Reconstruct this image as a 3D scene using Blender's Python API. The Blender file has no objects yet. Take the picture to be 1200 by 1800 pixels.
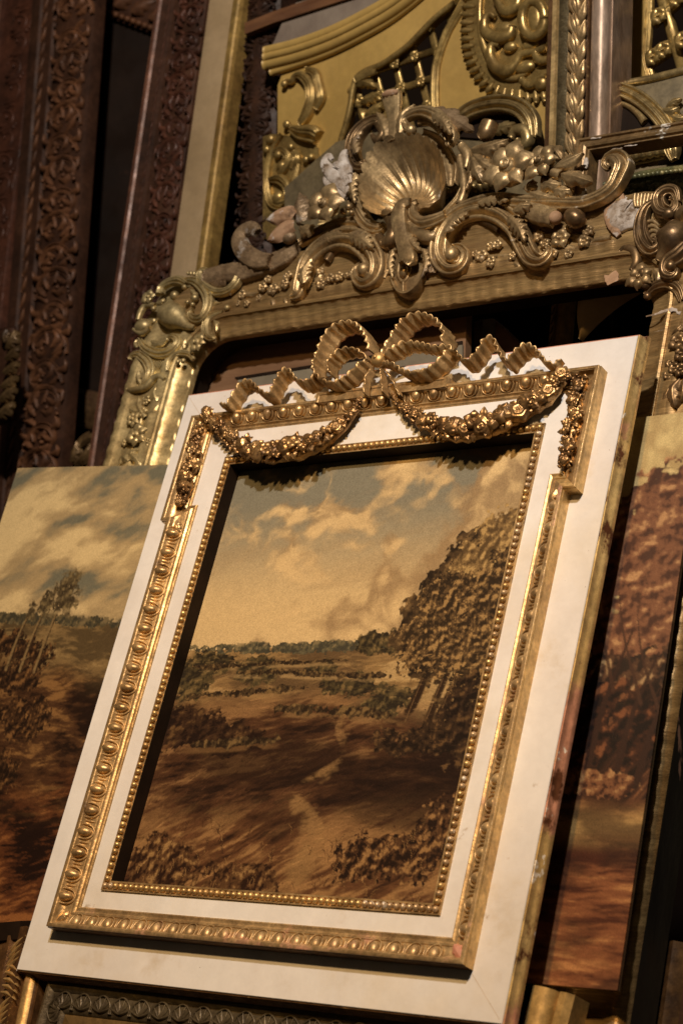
import bpy, math, random
import numpy as np
from mathutils import Matrix, Vector

# ---------------------------------------------------------------- camera, lamps, exposure
# Working space: x right along the white frame, y up along it, z out of its face (metres).
# The white frame leans back LEAN degrees, so the working space is rotated into the world.
LEAN = math.radians(20.0)
cl, sl = math.cos(LEAN), math.sin(LEAN)
G = Matrix(((1, 0, 0, 0), (0, sl, -cl, 0), (0, cl, sl, 0.35), (0, 0, 0, 1)))
RC = np.array([[0.7946089, 0.2285021, -0.5624797], [-0.0637771, -0.8899271, -0.4516217], [-0.6037625, 0.3947360, -0.6925709]])
CC = np.array([2.4968454, -0.4905982, 2.3430236])
FPX = 3416.968

scene = bpy.context.scene
cam_data = bpy.data.cameras.new('camera')
cam = bpy.data.objects.new('camera', cam_data)
scene.collection.objects.link(cam)
scene.camera = cam
cam_data.sensor_fit = 'VERTICAL'
cam_data.sensor_height = 36.0
cam_data.lens = 36.0 * FPX / 1800.0
cam_data.clip_start = 0.05
cam_data.clip_end = 200.0
cm = Matrix(((RC[0][0], -RC[1][0], -RC[2][0], CC[0]), (RC[0][1], -RC[1][1], -RC[2][1], CC[1]),
             (RC[0][2], -RC[1][2], -RC[2][2], CC[2]), (0, 0, 0, 1)))
cam.matrix_world = G @ cm
cam_data.dof.use_dof = True
cam_data.dof.focus_distance = 3.30
cam_data.dof.aperture_fstop = 4.6

world = bpy.data.worlds.new('World')
scene.world = world
world.use_nodes = True
wbg = world.node_tree.nodes['Background']
wbg.inputs['Color'].default_value = (1.0, 0.70, 0.40, 1)
wbg.inputs['Strength'].default_value = 0.028

def spot_lamp(name, pos, target, cone, power, color, radius, blend=1.0):
    ld = bpy.data.lights.new(name, 'SPOT')
    ld.spot_size = math.radians(cone)
    ld.spot_blend = blend
    ld.shadow_soft_size = radius
    ld.energy = power
    ld.color = color
    lo = bpy.data.objects.new(name, ld)
    scene.collection.objects.link(lo)
    p = G @ Vector(pos); t = G @ Vector(target)
    lo.matrix_world = Matrix.Translation(p) @ (t - p).to_track_quat('-Z', 'Y').to_matrix().to_4x4()
    return lo
# two ceiling spotlights of the hall: a whiter one on the upper frames, a yellower one lower down
spot_lamp('ceiling_spotlight', (1.75, 2.85, 3.55), (0.60, 1.95, -0.1), 82, 580, (1.0, 0.87, 0.75), 0.10)
spot_lamp('yellow_ceiling_spotlight', (1.25, 2.05, 3.30), (0.25, -0.05, 0.0), 50, 350, (1.0, 0.58, 0.22), 0.12)

vs = scene.view_settings
vs.view_transform = 'Standard'
vs.look = 'None'
vs.exposure = 0.0
vs.gamma = 1.0
vs.use_curve_mapping = False
scene.cycles.use_denoising = True
scene.cycles.max_bounces = 6
scene.cycles.sample_clamp_indirect = 4.0

# ---------------------------------------------------------------- planes things stand in
def rotx(a): return Matrix.Rotation(a, 4, 'X')
def roty(a): return Matrix.Rotation(a, 4, 'Y')
def rotz(a): return Matrix.Rotation(a, 4, 'Z')

class Plane:
    """A thing's own upright plane: origin, tilt towards the viewer, turn and roll (degrees)."""
    def __init__(self, O, tilt=0.0, yaw=0.0, roll=0.0):
        self.M = Matrix.Translation(O) @ roty(-math.radians(yaw)) @ rotx(math.radians(tilt)) @ rotz(math.radians(roll))
        self.I = np.array(self.M.inverted())
        self.W = G @ self.M
    def px(self, x, y, z=0.0):
        """where the sight line through a photograph pixel meets the plane at height z"""
        d = RC.T @ np.array([(x - 600) / FPX, (y - 900) / FPX, 1.0])
        o = self.I[:3, :3] @ CC + self.I[:3, 3]
        dl = self.I[:3, :3] @ d
        s = (z - o[2]) / dl[2]
        p = o + s * dl
        return np.array([p[0], p[1], z])
    def pts(self, L, z=0.0):
        return np.array([self.px(a[0], a[1], a[2] if len(a) > 2 else z) for a in L])

def crop(x0, y0, s):
    return lambda L: [(x0 + a[0] / s, y0 + a[1] / s) + tuple(a[2:]) for a in L]

# ---------------------------------------------------------------- objects
def link(o):
    scene.collection.objects.link(o)
    return o

def tag(o, label=None, category=None, group=None, kind=None):
    if label: o['label'] = label
    if category: o['category'] = category
    if group: o['group'] = group
    if kind: o['kind'] = kind
    return o

def thing(name, plane, label, category, group=None):
    o = bpy.data.objects.new(name, None)
    o.empty_display_size = 0.05
    o.matrix_world = plane.W
    link(o)
    return tag(o, label, category, group)

def make_mesh(name, V, F, smooth=True, angle=None):
    me = bpy.data.meshes.new(name)
    me.from_pydata([tuple(map(float, v)) for v in V], [], [tuple(map(int, f)) for f in F])
    if smooth:
        me.polygons.foreach_set('use_smooth', [True] * len(me.polygons))
        if angle:
            me.set_sharp_from_angle(angle=math.radians(angle))
    me.update()
    return me

def part(name, VF, mat, parent, smooth=True, angle=None):
    me = VF if isinstance(VF, bpy.types.Mesh) else make_mesh(name, VF[0], VF[1], smooth, angle)
    if mat is not None and len(me.materials) == 0:
        me.materials.append(mat)
    o = bpy.data.objects.new(name, me)
    o.parent = parent
    return link(o)

def place(name, me, parent, loc, rz=0.0, sc=(1, 1, 1), rx=0.0, ry=0.0):
    """one more of an alike piece, sharing its mesh"""
    o = bpy.data.objects.new(name, me)
    o.parent = parent
    o.location = loc
    o.rotation_euler = (rx, ry, rz)
    o.scale = sc if not isinstance(sc, (int, float)) else (sc, sc, sc)
    return link(o)

# ---------------------------------------------------------------- shape builders: all return (V, F)
def join(*L):
    V, F, n = [], [], 0
    for v, f in L:
        v = np.asarray(v, float).reshape(-1, 3)
        V.append(v)
        F += [tuple(i + n for i in q) for q in f]
        n += len(v)
    return np.concatenate(V), F

def grid(P, cu=False, cv=False):
    P = np.asarray(P, float)
    n, m = P.shape[:2]
    F = []
    for i in range(n if cu else n - 1):
        a, b = i * m, ((i + 1) % n) * m
        for j in range(m if cv else m - 1):
            k = (j + 1) % m
            F.append((a + j, b + j, b + k, a + k))
    return P.reshape(-1, 3), F

def move(VF, t=(0, 0, 0), rz=0.0, s=1.0, rx=0.0, ry=0.0):
    M = Matrix.Translation(t) @ rotz(rz) @ roty(ry) @ rotx(rx)
    A = np.array(M)
    v = np.asarray(VF[0], float) * (np.array(s) if not np.isscalar(s) else s)
    return v @ A[:3, :3].T + A[:3, 3], VF[1]

def box(x0, x1, y0, y1, z0, z1, b=0.0):
    if b <= 0:
        V = [(x, y, z) for z in (z0, z1) for y in (y0, y1) for x in (x0, x1)]
        return np.array(V), [(0, 2, 3, 1), (4, 5, 7, 6), (0, 1, 5, 4), (2, 6, 7, 3), (0, 4, 6, 2), (1, 3, 7, 5)]
    V = []
    for z, i in ((z0, 0), (z1 - b, 0), (z1, b)):
        V += [(x0 + i, y0 + i, z), (x1 - i, y0 + i, z), (x1 - i, y1 - i, z), (x0 + i, y1 - i, z)]
    F = [(3, 2, 1, 0), (8, 9, 10, 11)]
    for l in (0, 4):
        for k in range(4):
            F.append((l + k, l + (k + 1) % 4, l + 4 + (k + 1) % 4, l + 4 + k))
    return np.array(V, float), F

def smooth_path(P, n=60, closed=False):
    """Catmull-Rom through the points, evenly resampled; extra columns (widths) ride along"""
    P = np.asarray(P, float)
    if len(P) == 2:
        t = np.linspace(0, 1, n)[:, None]
        return P[0] * (1 - t) + P[1] * t
    if closed:
        Q = np.vstack([P[-1], P, P[0], P[1]])
    else:
        Q = np.vstack([2 * P[0] - P[1], P, 2 * P[-1] - P[-2]])
    out = []
    for i in range(len(Q) - 3):
        p0, p1, p2, p3 = Q[i:i + 4]
        for t in np.linspace(0, 1, 14, endpoint=False):
            out.append(0.5 * (2 * p1 + (p2 - p0) * t + (2 * p0 - 5 * p1 + 4 * p2 - p3) * t * t + (3 * p1 - p0 - 3 * p2 + p3) * t ** 3))
    out.append(Q[-2])
    O = np.array(out)
    d = np.r_[0, np.cumsum(np.linalg.norm(np.diff(O[:, :2], axis=0), axis=1))]
    s = np.linspace(0, d[-1], n)
    return np.array([np.interp(s, d, O[:, k]) for k in range(O.shape[1])]).T

def normals2(P, closed=False):
    if closed:
        T = np.roll(P, -1, 0) - np.roll(P, 1, 0)
    else:
        T = np.gradient(P, axis=0)
    T = T[:, :2]
    T = T / (np.linalg.norm(T, axis=1, keepdims=True) + 1e-12)
    return np.stack([-T[:, 1], T[:, 0]], 1), T

SEC = {
    'round': [(-1, -.6), (-1, 0), (-.92, .38), (-.71, .71), (-.38, .92), (0, 1), (.38, .92), (.71, .71), (.92, .38), (1, 0), (1, -.6)],
    # carved scroll: outer rim, sunk channel, rounded inner roll
    'scroll': [(-1, -.6), (-1, .32), (-.95, .60), (-.84, .72), (-.72, .66), (-.64, .40), (-.56, .20), (-.46, .22), (-.36, .46), (-.22, .74), (-.08, .88), (.02, .84), (.08, .72), (.14, .84), (.3, 1), (.5, .96), (.62, .84), (.66, .68), (.72, .72), (.86, .5), (.96, .2), (1, -.6)],
    'double': [(-1, -.6), (-1, .3), (-.92, .62), (-.78, .72), (-.64, .62), (-.56, .34), (-.48, .20), (-.40, .36), (-.28, .74), (-.14, .94), (-.05, .92), (0, .78), (.05, .92), (.14, .94), (.28, .74), (.40, .36), (.48, .20), (.56, .34), (.64, .62), (.78, .72), (.92, .62), (1, .3), (1, -.6)],
    'reed': [(-1, -.6), (-1, .2), (-.86, .55), (-.7, .45), (-.5, .85), (-.3, .68), (0, 1), (.3, .68), (.5, .85), (.7, .45), (.86, .55), (1, .2), (1, -.6)],
    'cove': [(-1, -.6), (-1, .9), (-.9, 1.0), (-.78, .95), (-.6, .55), (-.3, .25), (0, .14), (.3, .25), (.6, .55), (.78, .95), (.9, 1.0), (1, .9), (1, -.6)],
}

def sweep(path, sec='round', n=48, caps=True, wob=0.0, seed=0, flip=False):
    """path rows: x, y, z(base), half width, height; carved relief stroke lying in the xy plane"""
    P = smooth_path(path, n)
    N, T = normals2(P)
    S = np.array(SEC[sec])
    if flip: S = S * [-1, 1]; S = S[::-1]
    w, h = P[:, 3], P[:, 4]
    if wob:
        r = np.random.RandomState(seed)
        w = w * (1 + wob * r.uniform(-1, 1, len(w)))
        h = h * (1 + wob * r.uniform(-1, 1, len(h)))
    A = np.zeros((len(P), len(S), 3))
    for j, (s, k) in enumerate(S):
        A[:, j, 0] = P[:, 0] + N[:, 0] * s * w
        A[:, j, 1] = P[:, 1] + N[:, 1] * s * w
        A[:, j, 2] = P[:, 2] + k * h
    V, F = grid(A)
    F = [q[::-1] for q in F]
    if caps:
        m = len(S)
        F = F + [tuple(range(m)), tuple(range((len(P) - 1) * m, len(P) * m))[::-1]]
    return V, F

def spiral(cx, cy, r0, r1, a0, turns, n=16):
    """points winding in from radius r0 at angle a0 (degrees); turns > 0 is counter-clockwise"""
    t = np.linspace(0, 1, n)
    a = math.radians(a0) + turns * 2 * math.pi * t
    r = r0 * (r1 / r0) ** t
    return np.stack([cx + r * np.cos(a), cy + r * np.sin(a)], 1)

def volute_path(pts, widths, heights, z=0.0, spiral_at=None):
    """2D points with end widths/heights -> sweep rows; widths and heights interpolate along the list"""
    P = np.asarray(pts, float)
    n = len(P)
    u = np.linspace(0, 1, n)
    W = np.interp(u, np.linspace(0, 1, len(widths)), widths)
    H = np.interp(u, np.linspace(0, 1, len(heights)), heights)
    Z = np.full(n, z) if np.isscalar(z) else np.interp(u, np.linspace(0, 1, len(z)), z)
    return np.column_stack([P[:, 0], P[:, 1], Z, W, H])

def ellipsoid(rx, ry, rz, nu=12, nv=8, half=False):
    P = np.zeros((nv + 1, nu, 3))
    for i in range(nv + 1):
        th = (math.pi / 2 if half else math.pi) * i / nv
        for j in range(nu):
            a = 2 * math.pi * j / nu
            P[i, j] = (rx * math.sin(th) * math.cos(a), ry * math.sin(th) * math.sin(a), rz * math.cos(th))
    V, F = grid(P, cv=True)
    return V, [q for q in F]

def leaf(path, width, height, lobes=5, nu=36, nv=13, z=0.0, curl=0.0, depth=0.35, vein=0.25, tipz=None):
    """carved acanthus-like leaf: ribbed, lobed, cupped; path is the 2D spine"""
    P = smooth_path(np.asarray(path, float)[:, :2], nu)
    N, T = normals2(P)
    A = np.zeros((nu, nv, 3))
    for i in range(nu):
        u = i / (nu - 1)
        env = (math.sin(math.pi * min(1, u * 0.92 + 0.10)) ** 0.6) if u < 1 else 0.12
        env *= (1 - 0.35 * u)
        lob = 1 - depth * (0.5 + 0.5 * math.cos(2 * math.pi * lobes * u)) ** 2
        w = width * max(0.08, env) * lob
        for j in range(nv):
            v = -1 + 2 * j / (nv - 1)
            ribs = vein * math.cos(v * 3 * math.pi + 0.0) * (1 - 0.3 * abs(v))
            zz = height * ((1 - v * v) * 0.75 + 0.25 * ribs + 0.15 * math.cos(2 * math.pi * lobes * u) * abs(v))
            zz *= (0.45 + 0.55 * math.sin(math.pi * min(1, 0.15 + 0.8 * u)))
            zz += curl * u ** 3
            k = 0.35 * w * abs(v) * (1.0)
            A[i, j] = (P[i, 0] + N[i, 0] * v * w + T[i, 0] * k, P[i, 1] + N[i, 1] * v * w + T[i, 1] * k, z + zz)
            if abs(v) > 0.99: A[i, j, 2] = z - 0.15 * height + curl * u ** 3
    V, F = grid(A)
    return V, [q[::-1] for q in F]

def petal(r, w, h, cup=0.3, nu=7, nv=7, notch=0.0):
    A = np.zeros((nu, nv, 3))
    for i in range(nu):
        u = i / (nu - 1)
        ww = w * (math.sin(math.pi * (0.12 + 0.80 * u)) ** 0.8)
        for j in range(nv):
            v = -1 + 2 * j / (nv - 1)
            A[i, j] = (r * u * (1 - 0.16 * v * v * u - notch * (1 - abs(v)) * u * u), ww * v,
                       h * (0.2 + math.sin(math.pi * (0.1 + 0.75 * u)) * (1 - 0.55 * v * v) + cup * v * v * u - 0.10 * math.cos(v * 6) * u))
    V, F = grid(A)
    return V, [q[::-1] for q in F]

def flower(r, n=5, h=None, centre=0.28, seed=0, cup=0.3, notch=0.0, dimple=True):
    rs = random.Random(seed)
    h = h or r * 0.42
    L = []
    for k in range(n):
        a = 2 * math.pi * k / n + rs.uniform(-.12, .12)
        s = rs.uniform(.88, 1.1)
        L.append(move(petal(r * s, r * s * 2.5 / n, h * rs.uniform(.85, 1.15), cup, notch=notch), (0, 0, 0), a))
    c = r * centre
    L.append(move(ellipsoid(c, c, c * 0.8, 10, 6), (0, 0, h * 0.75)))
    if dimple:
        P = [[(c * 0.62 * q * math.cos(a), c * 0.62 * q * math.sin(a), h * 0.75 + c * (0.66 + e)) for a in np.linspace(0, 2 * math.pi, 10, endpoint=False)] for q, e in ((1, 0), (.9, .22), (.6, .24), (.42, .05), (.05, .0))]
        V, F = grid(np.array(P), cv=True)
        L.append((V, F))
    L.append(move(ellipsoid(r * 0.55, r * 0.55, h * 0.5, 10, 4), (0, 0, -h * 0.1)))
    return join(*L)

def rose(r, h=None, seed=0):
    """full-blown rose: overlapping spiral petals round a bud"""
    rs = random.Random(seed)
    h = h or r * 0.8
    nu, nv = 30, 13
    ph = rs.uniform(0, 6)
    A = np.zeros((nv, nu, 3))
    for i in range(nv):
        q = i / (nv - 1)
        for j in range(nu):
            a = 2 * math.pi * j / nu
            lob = 1 + 0.10 * math.cos(5 * a + ph) * q
            st = (q * 3.0 + a / (2 * math.pi) + ph) % 1.0
            A[i, j] = (r * q * lob * math.cos(a), r * q * lob * math.sin(a),
                       h * (math.sqrt(max(0, 1 - (q * .98) ** 2.4)) * 0.8 + 0.22 * (st ** 1.6) * (1 - q * .4)) - (h * .35 if q > .99 else 0))
    V, F = grid(A, cv=True)
    return V, F

def small_leaf(l, w, h, serr=3):
    nu, nv = 11, 7
    A = np.zeros((nu, nv, 3))
    for i in range(nu):
        u = i / (nu - 1)
        ww = w * math.sin(math.pi * (0.06 + 0.92 * u) ** 0.8) * (1 - .28 * (0.5 + .5 * math.cos(2 * math.pi * serr * u)))
        for j in range(nv):
            v = -1 + 2 * j / (nv - 1)
            A[i, j] = (l * u, ww * v, h * (0.3 + math.sin(math.pi * u) * .8 + .55 * abs(v) - .5 * v * v - (0.5 if abs(v) > .99 else 0)))
    V, F = grid(A)
    return V, [q[::-1] for q in F]

def ring_edges(poly, closed=True):
    return [(i, (i + 1) % len(poly)) for i in range(len(poly) if closed else len(poly) - 1)]

def offset_polys(poly, insets_scale, prof, closed=True):
    """poly counter-clockwise 2D; for each profile point the mitred inset polygon (edge offsets d*scale)"""
    P = np.asarray(poly, float)
    n = len(P)
    E = np.roll(P, -1, 0) - P
    E /= np.linalg.norm(E, axis=1, keepdims=True)
    Nn = np.stack([-E[:, 1], E[:, 0]], 1)
    out = []
    for d, z in prof:
        Q = np.zeros((n, 3))
        for i in range(n):
            a, b = (i - 1) % n, i
            if not closed and i == 0: a = b
            if not closed and i == n - 1: b = a
            n1, n2 = Nn[a], Nn[b]
            d1, d2 = d * insets_scale[a], d * insets_scale[b]
            det = n1[0] * n2[1] - n1[1] * n2[0]
            if abs(det) < 1e-6:
                q = P[i] + n1 * d1
            else:
                c1, c2 = n1 @ P[i] + d1, n2 @ P[i] + d2
                q = np.array([(c1 * n2[1] - c2 * n1[1]) / det, (n1[0] * c2 - n2[0] * c1) / det])
            Q[i] = (q[0], q[1], z)
        out.append(Q)
    return np.array(out)  # [profile, corner, 3]

def edge_rail(OP, i, j, sub=1, closed_back=True):
    """one mitred rail of a swept polygon frame"""
    A = OP[:, i]; B = OP[:, j]
    t = np.linspace(0, 1, sub + 1)
    P = np.array([A * (1 - k) + B * k for k in t])
    V, F = grid(P)
    m = OP.shape[0]
    if closed_back:
        F = F + [tuple(range(m))[::-1], tuple(range(sub * m, (sub + 1) * m))]
    return V, F

def profile_strip(p0, p1, prof, sub=1, side=1):
    """straight moulding from p0 to p1 (2D); prof = (across to the left of travel, z)"""
    p0, p1 = np.asarray(p0, float)[:2], np.asarray(p1, float)[:2]
    t = (p1 - p0) / np.linalg.norm(p1 - p0)
    nrm = np.array([-t[1], t[0]]) * side
    P = []
    for k in np.linspace(0, 1, sub + 1):
        q = p0 * (1 - k) + p1 * k
        P.append([(q[0] + nrm[0] * d, q[1] + nrm[1] * d, z) for d, z in prof])
    V, F = grid(np.array(P))
    m = len(prof)
    if side < 0: F = [q[::-1] for q in F]
    return V, F + [tuple(range(m)), tuple(range(sub * m, (sub + 1) * m))]

# ---------------------------------------------------------------- colour and materials
LT = np.array([1.0, 0.83, 0.66])   # tint of the lamp: photographed colours are divided by it
def lin(c):
    c = np.asarray(c, float) / 255.0
    return np.where(c <= 0.04045, c / 12.92, ((c + 0.055) / 1.055) ** 2.4)
def alb(r, g, b, k=1.0):
    v = np.clip(lin((r, g, b)) / LT * k, 0.002, 0.9)
    return (float(v[0]), float(v[1]), float(v[2]), 1.0)

def material(name, c1, c2, scale=8.0, metallic=0.0, rough=0.5, bump=0.0, bscale=120.0, patches=(), stretch=None, spec=0.5, detail=5.0, rvar=0.12, lo=.35, hi=.68, mott=None):
    mott = (.34 if metallic > 0 else .08) if mott is None else mott
    m = bpy.data.materials.new(name)
    m.use_nodes = True
    nt = m.node_tree
    bs = nt.nodes['Principled BSDF']
    geo = nt.nodes.new('ShaderNodeNewGeometry')
    src = geo.outputs['Position']
    if stretch:
        mp = nt.nodes.new('ShaderNodeMapping')
        mp.inputs['Rotation'].default_value = (LEAN, 0, 0)
        mp.inputs['Scale'].default_value = stretch
        nt.links.new(src, mp.inputs['Vector'])
        src = mp.outputs['Vector']
    def noise(sc, det=detail, rgh=0.6):
        n = nt.nodes.new('ShaderNodeTexNoise')
        n.inputs['Scale'].default_value = sc
        n.inputs['Detail'].default_value = det
        n.inputs['Roughness'].default_value = rgh
        nt.links.new(src, n.inputs['Vector'])
        return n.outputs['Fac']
    def ramp(s, a, b):
        r = nt.nodes.new('ShaderNodeMapRange')
        r.inputs['From Min'].default_value = a
        r.inputs['From Max'].default_value = b
        nt.links.new(s, r.inputs['Value'])
        return r.outputs['Result']
    def mix(f, a, b):
        x = nt.nodes.new('ShaderNodeMix')
        x.data_type = 'RGBA'
        nt.links.new(f, x.inputs['Factor'])
        for v, k in ((a, 6), (b, 7)):
            if isinstance(v, tuple): x.inputs[k].default_value = v
            else: nt.links.new(v, x.inputs[k])
        return x.outputs[2]
    col = mix(ramp(noise(scale), lo, hi), c1, c2)
    met = None
    for pc, psc, pa, pb in patches:
        f = ramp(noise(psc, 6.0, .65), pa, pb)
        col = mix(f, col, pc)
        if metallic > 0:
            s = nt.nodes.new('ShaderNodeMath'); s.operation = 'MULTIPLY_ADD'
            nt.links.new(f, s.inputs[0]); s.inputs[1].default_value = -metallic; s.inputs[2].default_value = metallic
            s.use_clamp = True
            if met is None: met = s.outputs[0]
            else:
                q = nt.nodes.new('ShaderNodeMath'); q.operation = 'MINIMUM'
                nt.links.new(met, q.inputs[0]); nt.links.new(s.outputs[0], q.inputs[1]); met = q.outputs[0]
    for k_, a_ in ((4.3, mott), (13.0, mott * .6)):      # fine mottling of worn leaf and dirt
        mr = nt.nodes.new('ShaderNodeMapRange')
        nt.links.new(noise(scale * k_, 6, .7), mr.inputs['Value'])
        mr.inputs['From Min'].default_value = .32; mr.inputs['From Max'].default_value = .66
        mr.inputs['To Min'].default_value = 1 - a_; mr.inputs['To Max'].default_value = 1 + a_ * .95
        x = nt.nodes.new('ShaderNodeMix'); x.data_type = 'RGBA'; x.blend_type = 'MULTIPLY'; x.inputs['Factor'].default_value = 1
        nt.links.new(col, x.inputs[6]); nt.links.new(mr.outputs['Result'], x.inputs[7])
        col = x.outputs[2]
    nt.links.new(col, bs.inputs['Base Color'])
    bs.inputs['Metallic'].default_value = metallic
    if met is not None: nt.links.new(met, bs.inputs['Metallic'])
    bs.inputs['Specular IOR Level'].default_value = spec
    rr = nt.nodes.new('ShaderNodeMapRange')
    nt.links.new(noise(scale * 2.3, 4), rr.inputs['Value'])
    rr.inputs['From Min'].default_value = .3; rr.inputs['From Max'].default_value = .7
    rr.inputs['To Min'].default_value = max(.05, rough - rvar); rr.inputs['To Max'].default_value = min(1, rough + rvar)
    nt.links.new(rr.outputs['Result'], bs.inputs['Roughness'])
    if bump:
        b = nt.nodes.new('ShaderNodeBump')
        b.inputs['Strength'].default_value = bump
        b.inputs['Distance'].default_value = 0.002
        nt.links.new(noise(bscale, 4), b.inputs['Height'])
        nt.links.new(b.outputs['Normal'], bs.inputs['Normal'])
    return m

def painted_canvas_material(name, rough=0.42, weave=0.25):
    m = bpy.data.materials.new(name)
    m.use_nodes = True
    nt = m.node_tree
    bs = nt.nodes['Principled BSDF']
    at = nt.nodes.new('ShaderNodeAttribute'); at.attribute_name = 'paint'
    geo = nt.nodes.new('ShaderNodeNewGeometry')
    n = nt.nodes.new('ShaderNodeTexNoise'); n.inputs['Scale'].default_value = 420; n.inputs['Detail'].default_value = 3
    nt.links.new(geo.outputs['Position'], n.inputs['Vector'])
    r = nt.nodes.new('ShaderNodeMapRange'); nt.links.new(n.outputs['Fac'], r.inputs['Value'])
    r.inputs['From Min'].default_value = .25; r.inputs['From Max'].default_value = .75
    r.inputs['To Min'].default_value = .80; r.inputs['To Max'].default_value = 1.2
    x = nt.nodes.new('ShaderNodeMix'); x.data_type = 'RGBA'; x.blend_type = 'MULTIPLY'; x.inputs['Factor'].default_value = 1
    nt.links.new(at.outputs['Color'], x.inputs[6]); nt.links.new(r.outputs['Result'], x.inputs[7])
    nt.links.new(x.outputs[2], bs.inputs['Base Color'])
    bs.inputs['Roughness'].default_value = rough
    bs.inputs['Specular IOR Level'].default_value = 0.3
    b = nt.nodes.new('ShaderNodeBump'); b.inputs['Strength'].default_value = weave; b.inputs['Distance'].default_value = .001
    nt.links.new(n.outputs['Fac'], b.inputs['Height']); nt.links.new(b.outputs['Normal'], bs.inputs['Normal'])
    return m

GOLD = material('aged_gilding', alb(214, 170, 112), alb(158, 118, 72), 14, .66, .40, .35, 160, patches=[(alb(92, 64, 38), 22, .56, .72)])
GOLD_BRIGHT = material('bright_gilding', alb(222, 176, 110), alb(188, 142, 84), 10, .62, .42, .18, 90, patches=[(alb(150, 98, 64), 26, .62, .74)])
GOLD_WORN = material('rubbed_gilding_over_red_clay', alb(208, 168, 114), alb(158, 120, 76), 16, .55, .43, .3, 140,
                     patches=[(alb(204, 144, 112), 9, .54, .64), (alb(100, 70, 42), 30, .60, .72)])
WHITE = material('off_white_paint', alb(240, 224, 207, .97), alb(232, 212, 191, .95), 3.5, 0, .48, .22, 45,
                 patches=[(alb(226, 203, 174), 2.2, .48, .68), (alb(208, 182, 148), 7, .61, .80), (alb(170, 138, 100), 19, .675, .76), (alb(120, 88, 60), 120, .70, .74)], mott=.05)
PINK = material('red_clay_ground', alb(206, 142, 112), alb(188, 118, 88), 18, 0, .6, .15, 100, patches=[(alb(150, 100, 60), 20, .6, .72)])
DARKWOOD = material('dark_wood', (.022, .013, .008, 1), (.013, .008, .005, 1), 12, 0, .7, .2, 60, spec=.12)
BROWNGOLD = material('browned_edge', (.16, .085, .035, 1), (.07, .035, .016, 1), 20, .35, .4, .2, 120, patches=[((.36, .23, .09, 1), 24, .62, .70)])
# ================================================================ the white and gilt frame in front
F0 = Plane((0, 0, 0))
WX, HY = 0.980, 1.1294
frame = thing('picture_frame', F0, 'large white and gilt picture frame with ribbon bow crest leaning in front', 'picture frame')

# --- outer boards with a coved edge
rect = [(-.009, -.010), (WX + .009, -.010), (WX + .009, HY + .012), (-.009, HY + .012)]
cove = [(0, -.028), (0, -.021), (.0010, -.0185), (.0032, -.0155), (.0050, -.0105), (.0058, -.0050), (.0062, -.0026), (.0078, -.0024), (.0084, -.0012)]
OPc = offset_polys(rect, [1, 1, 1.15, 1], cove)
OPb = offset_polys(rect, [1, 1, 1.15, 1], [(.0084, -.0012), (.0094, 0.0), (.150, 0.0), (.150, -.024)])
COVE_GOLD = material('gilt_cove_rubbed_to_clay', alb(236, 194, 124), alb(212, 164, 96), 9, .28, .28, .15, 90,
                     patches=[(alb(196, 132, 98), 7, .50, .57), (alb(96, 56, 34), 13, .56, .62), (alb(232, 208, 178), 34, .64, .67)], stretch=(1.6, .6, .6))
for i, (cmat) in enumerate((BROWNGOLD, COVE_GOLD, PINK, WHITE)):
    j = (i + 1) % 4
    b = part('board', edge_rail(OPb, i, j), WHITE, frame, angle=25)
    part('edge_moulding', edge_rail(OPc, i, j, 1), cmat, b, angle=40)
SEAM = material('joint_crack', alb(190, 160, 128), alb(214, 188, 160), 40, 0, .8)
for (x0, y0, x1, y1) in ((.004, HY - .004, .05, HY - .05), (.975, .005, .915, .065)):
    d = np.array([x1 - x0, y1 - y0]); nn = np.array([-d[1], d[0]]) / np.linalg.norm(d) * .0004
    part('mitre_joint', (np.array([(x0 - nn[0], y0 - nn[1], .0004), (x1 - nn[0], y1 - nn[1], .0004), (x1 + nn[0], y1 + nn[1], .0004), (x0 + nn[0], y0 + nn[1], .0004)]), [(0, 1, 2, 3)]), SEAM, frame)

# --- inner frame with ears (crossettes) and a raised centre at the top
XL, XR, YB = .0662, .9152, .070
EL, ER, YE, YT, YC, CL, CR = .0504, .9374, .842, 1.0665, 1.0800, .3525, .638
poly = [(XL, YB), (XR, YB), (XR, YE), (ER, YE), (ER, YT), (EL, YT), (EL, YE), (XL, YE)]
sc = [.82, .78, .7, .78, .70, 1.0, .7, 1.0]
side_prof = [(0, -.001), (0, .0215), (.0012, .0226), (.0012, .0272)]
face_prof = [(.0012, .0272), (.0022, .0277), (.0085, .0277), (.0100, .0262), (.0108, .0262), (.0125, .0225), (.0165, .0178), (.0240, .0150), (.0325, .0135),
             (.0345, .0126), (.0355, .0140), (.0392, .0140), (.0405, .0122), (.0435, .0108), (.0465, .0112), (.0490, .0122), (.0515, .0112), (.0530, .0080)]
OPs = offset_polys(poly, sc, side_prof)
OPf = offset_polys(poly, sc, face_prof)
mats = [GOLD_WORN, GOLD_WORN, GOLD_BRIGHT, GOLD, GOLD, GOLD, GOLD, GOLD]
rails = []
for i in range(8):
    j = (i + 1) % 8
    r = part('moulding', edge_rail(OPf, i, j, 1, False), mats[i], frame, angle=32)
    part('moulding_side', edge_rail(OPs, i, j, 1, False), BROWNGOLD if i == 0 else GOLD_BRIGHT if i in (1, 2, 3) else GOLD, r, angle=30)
    rails.append(r)

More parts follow.
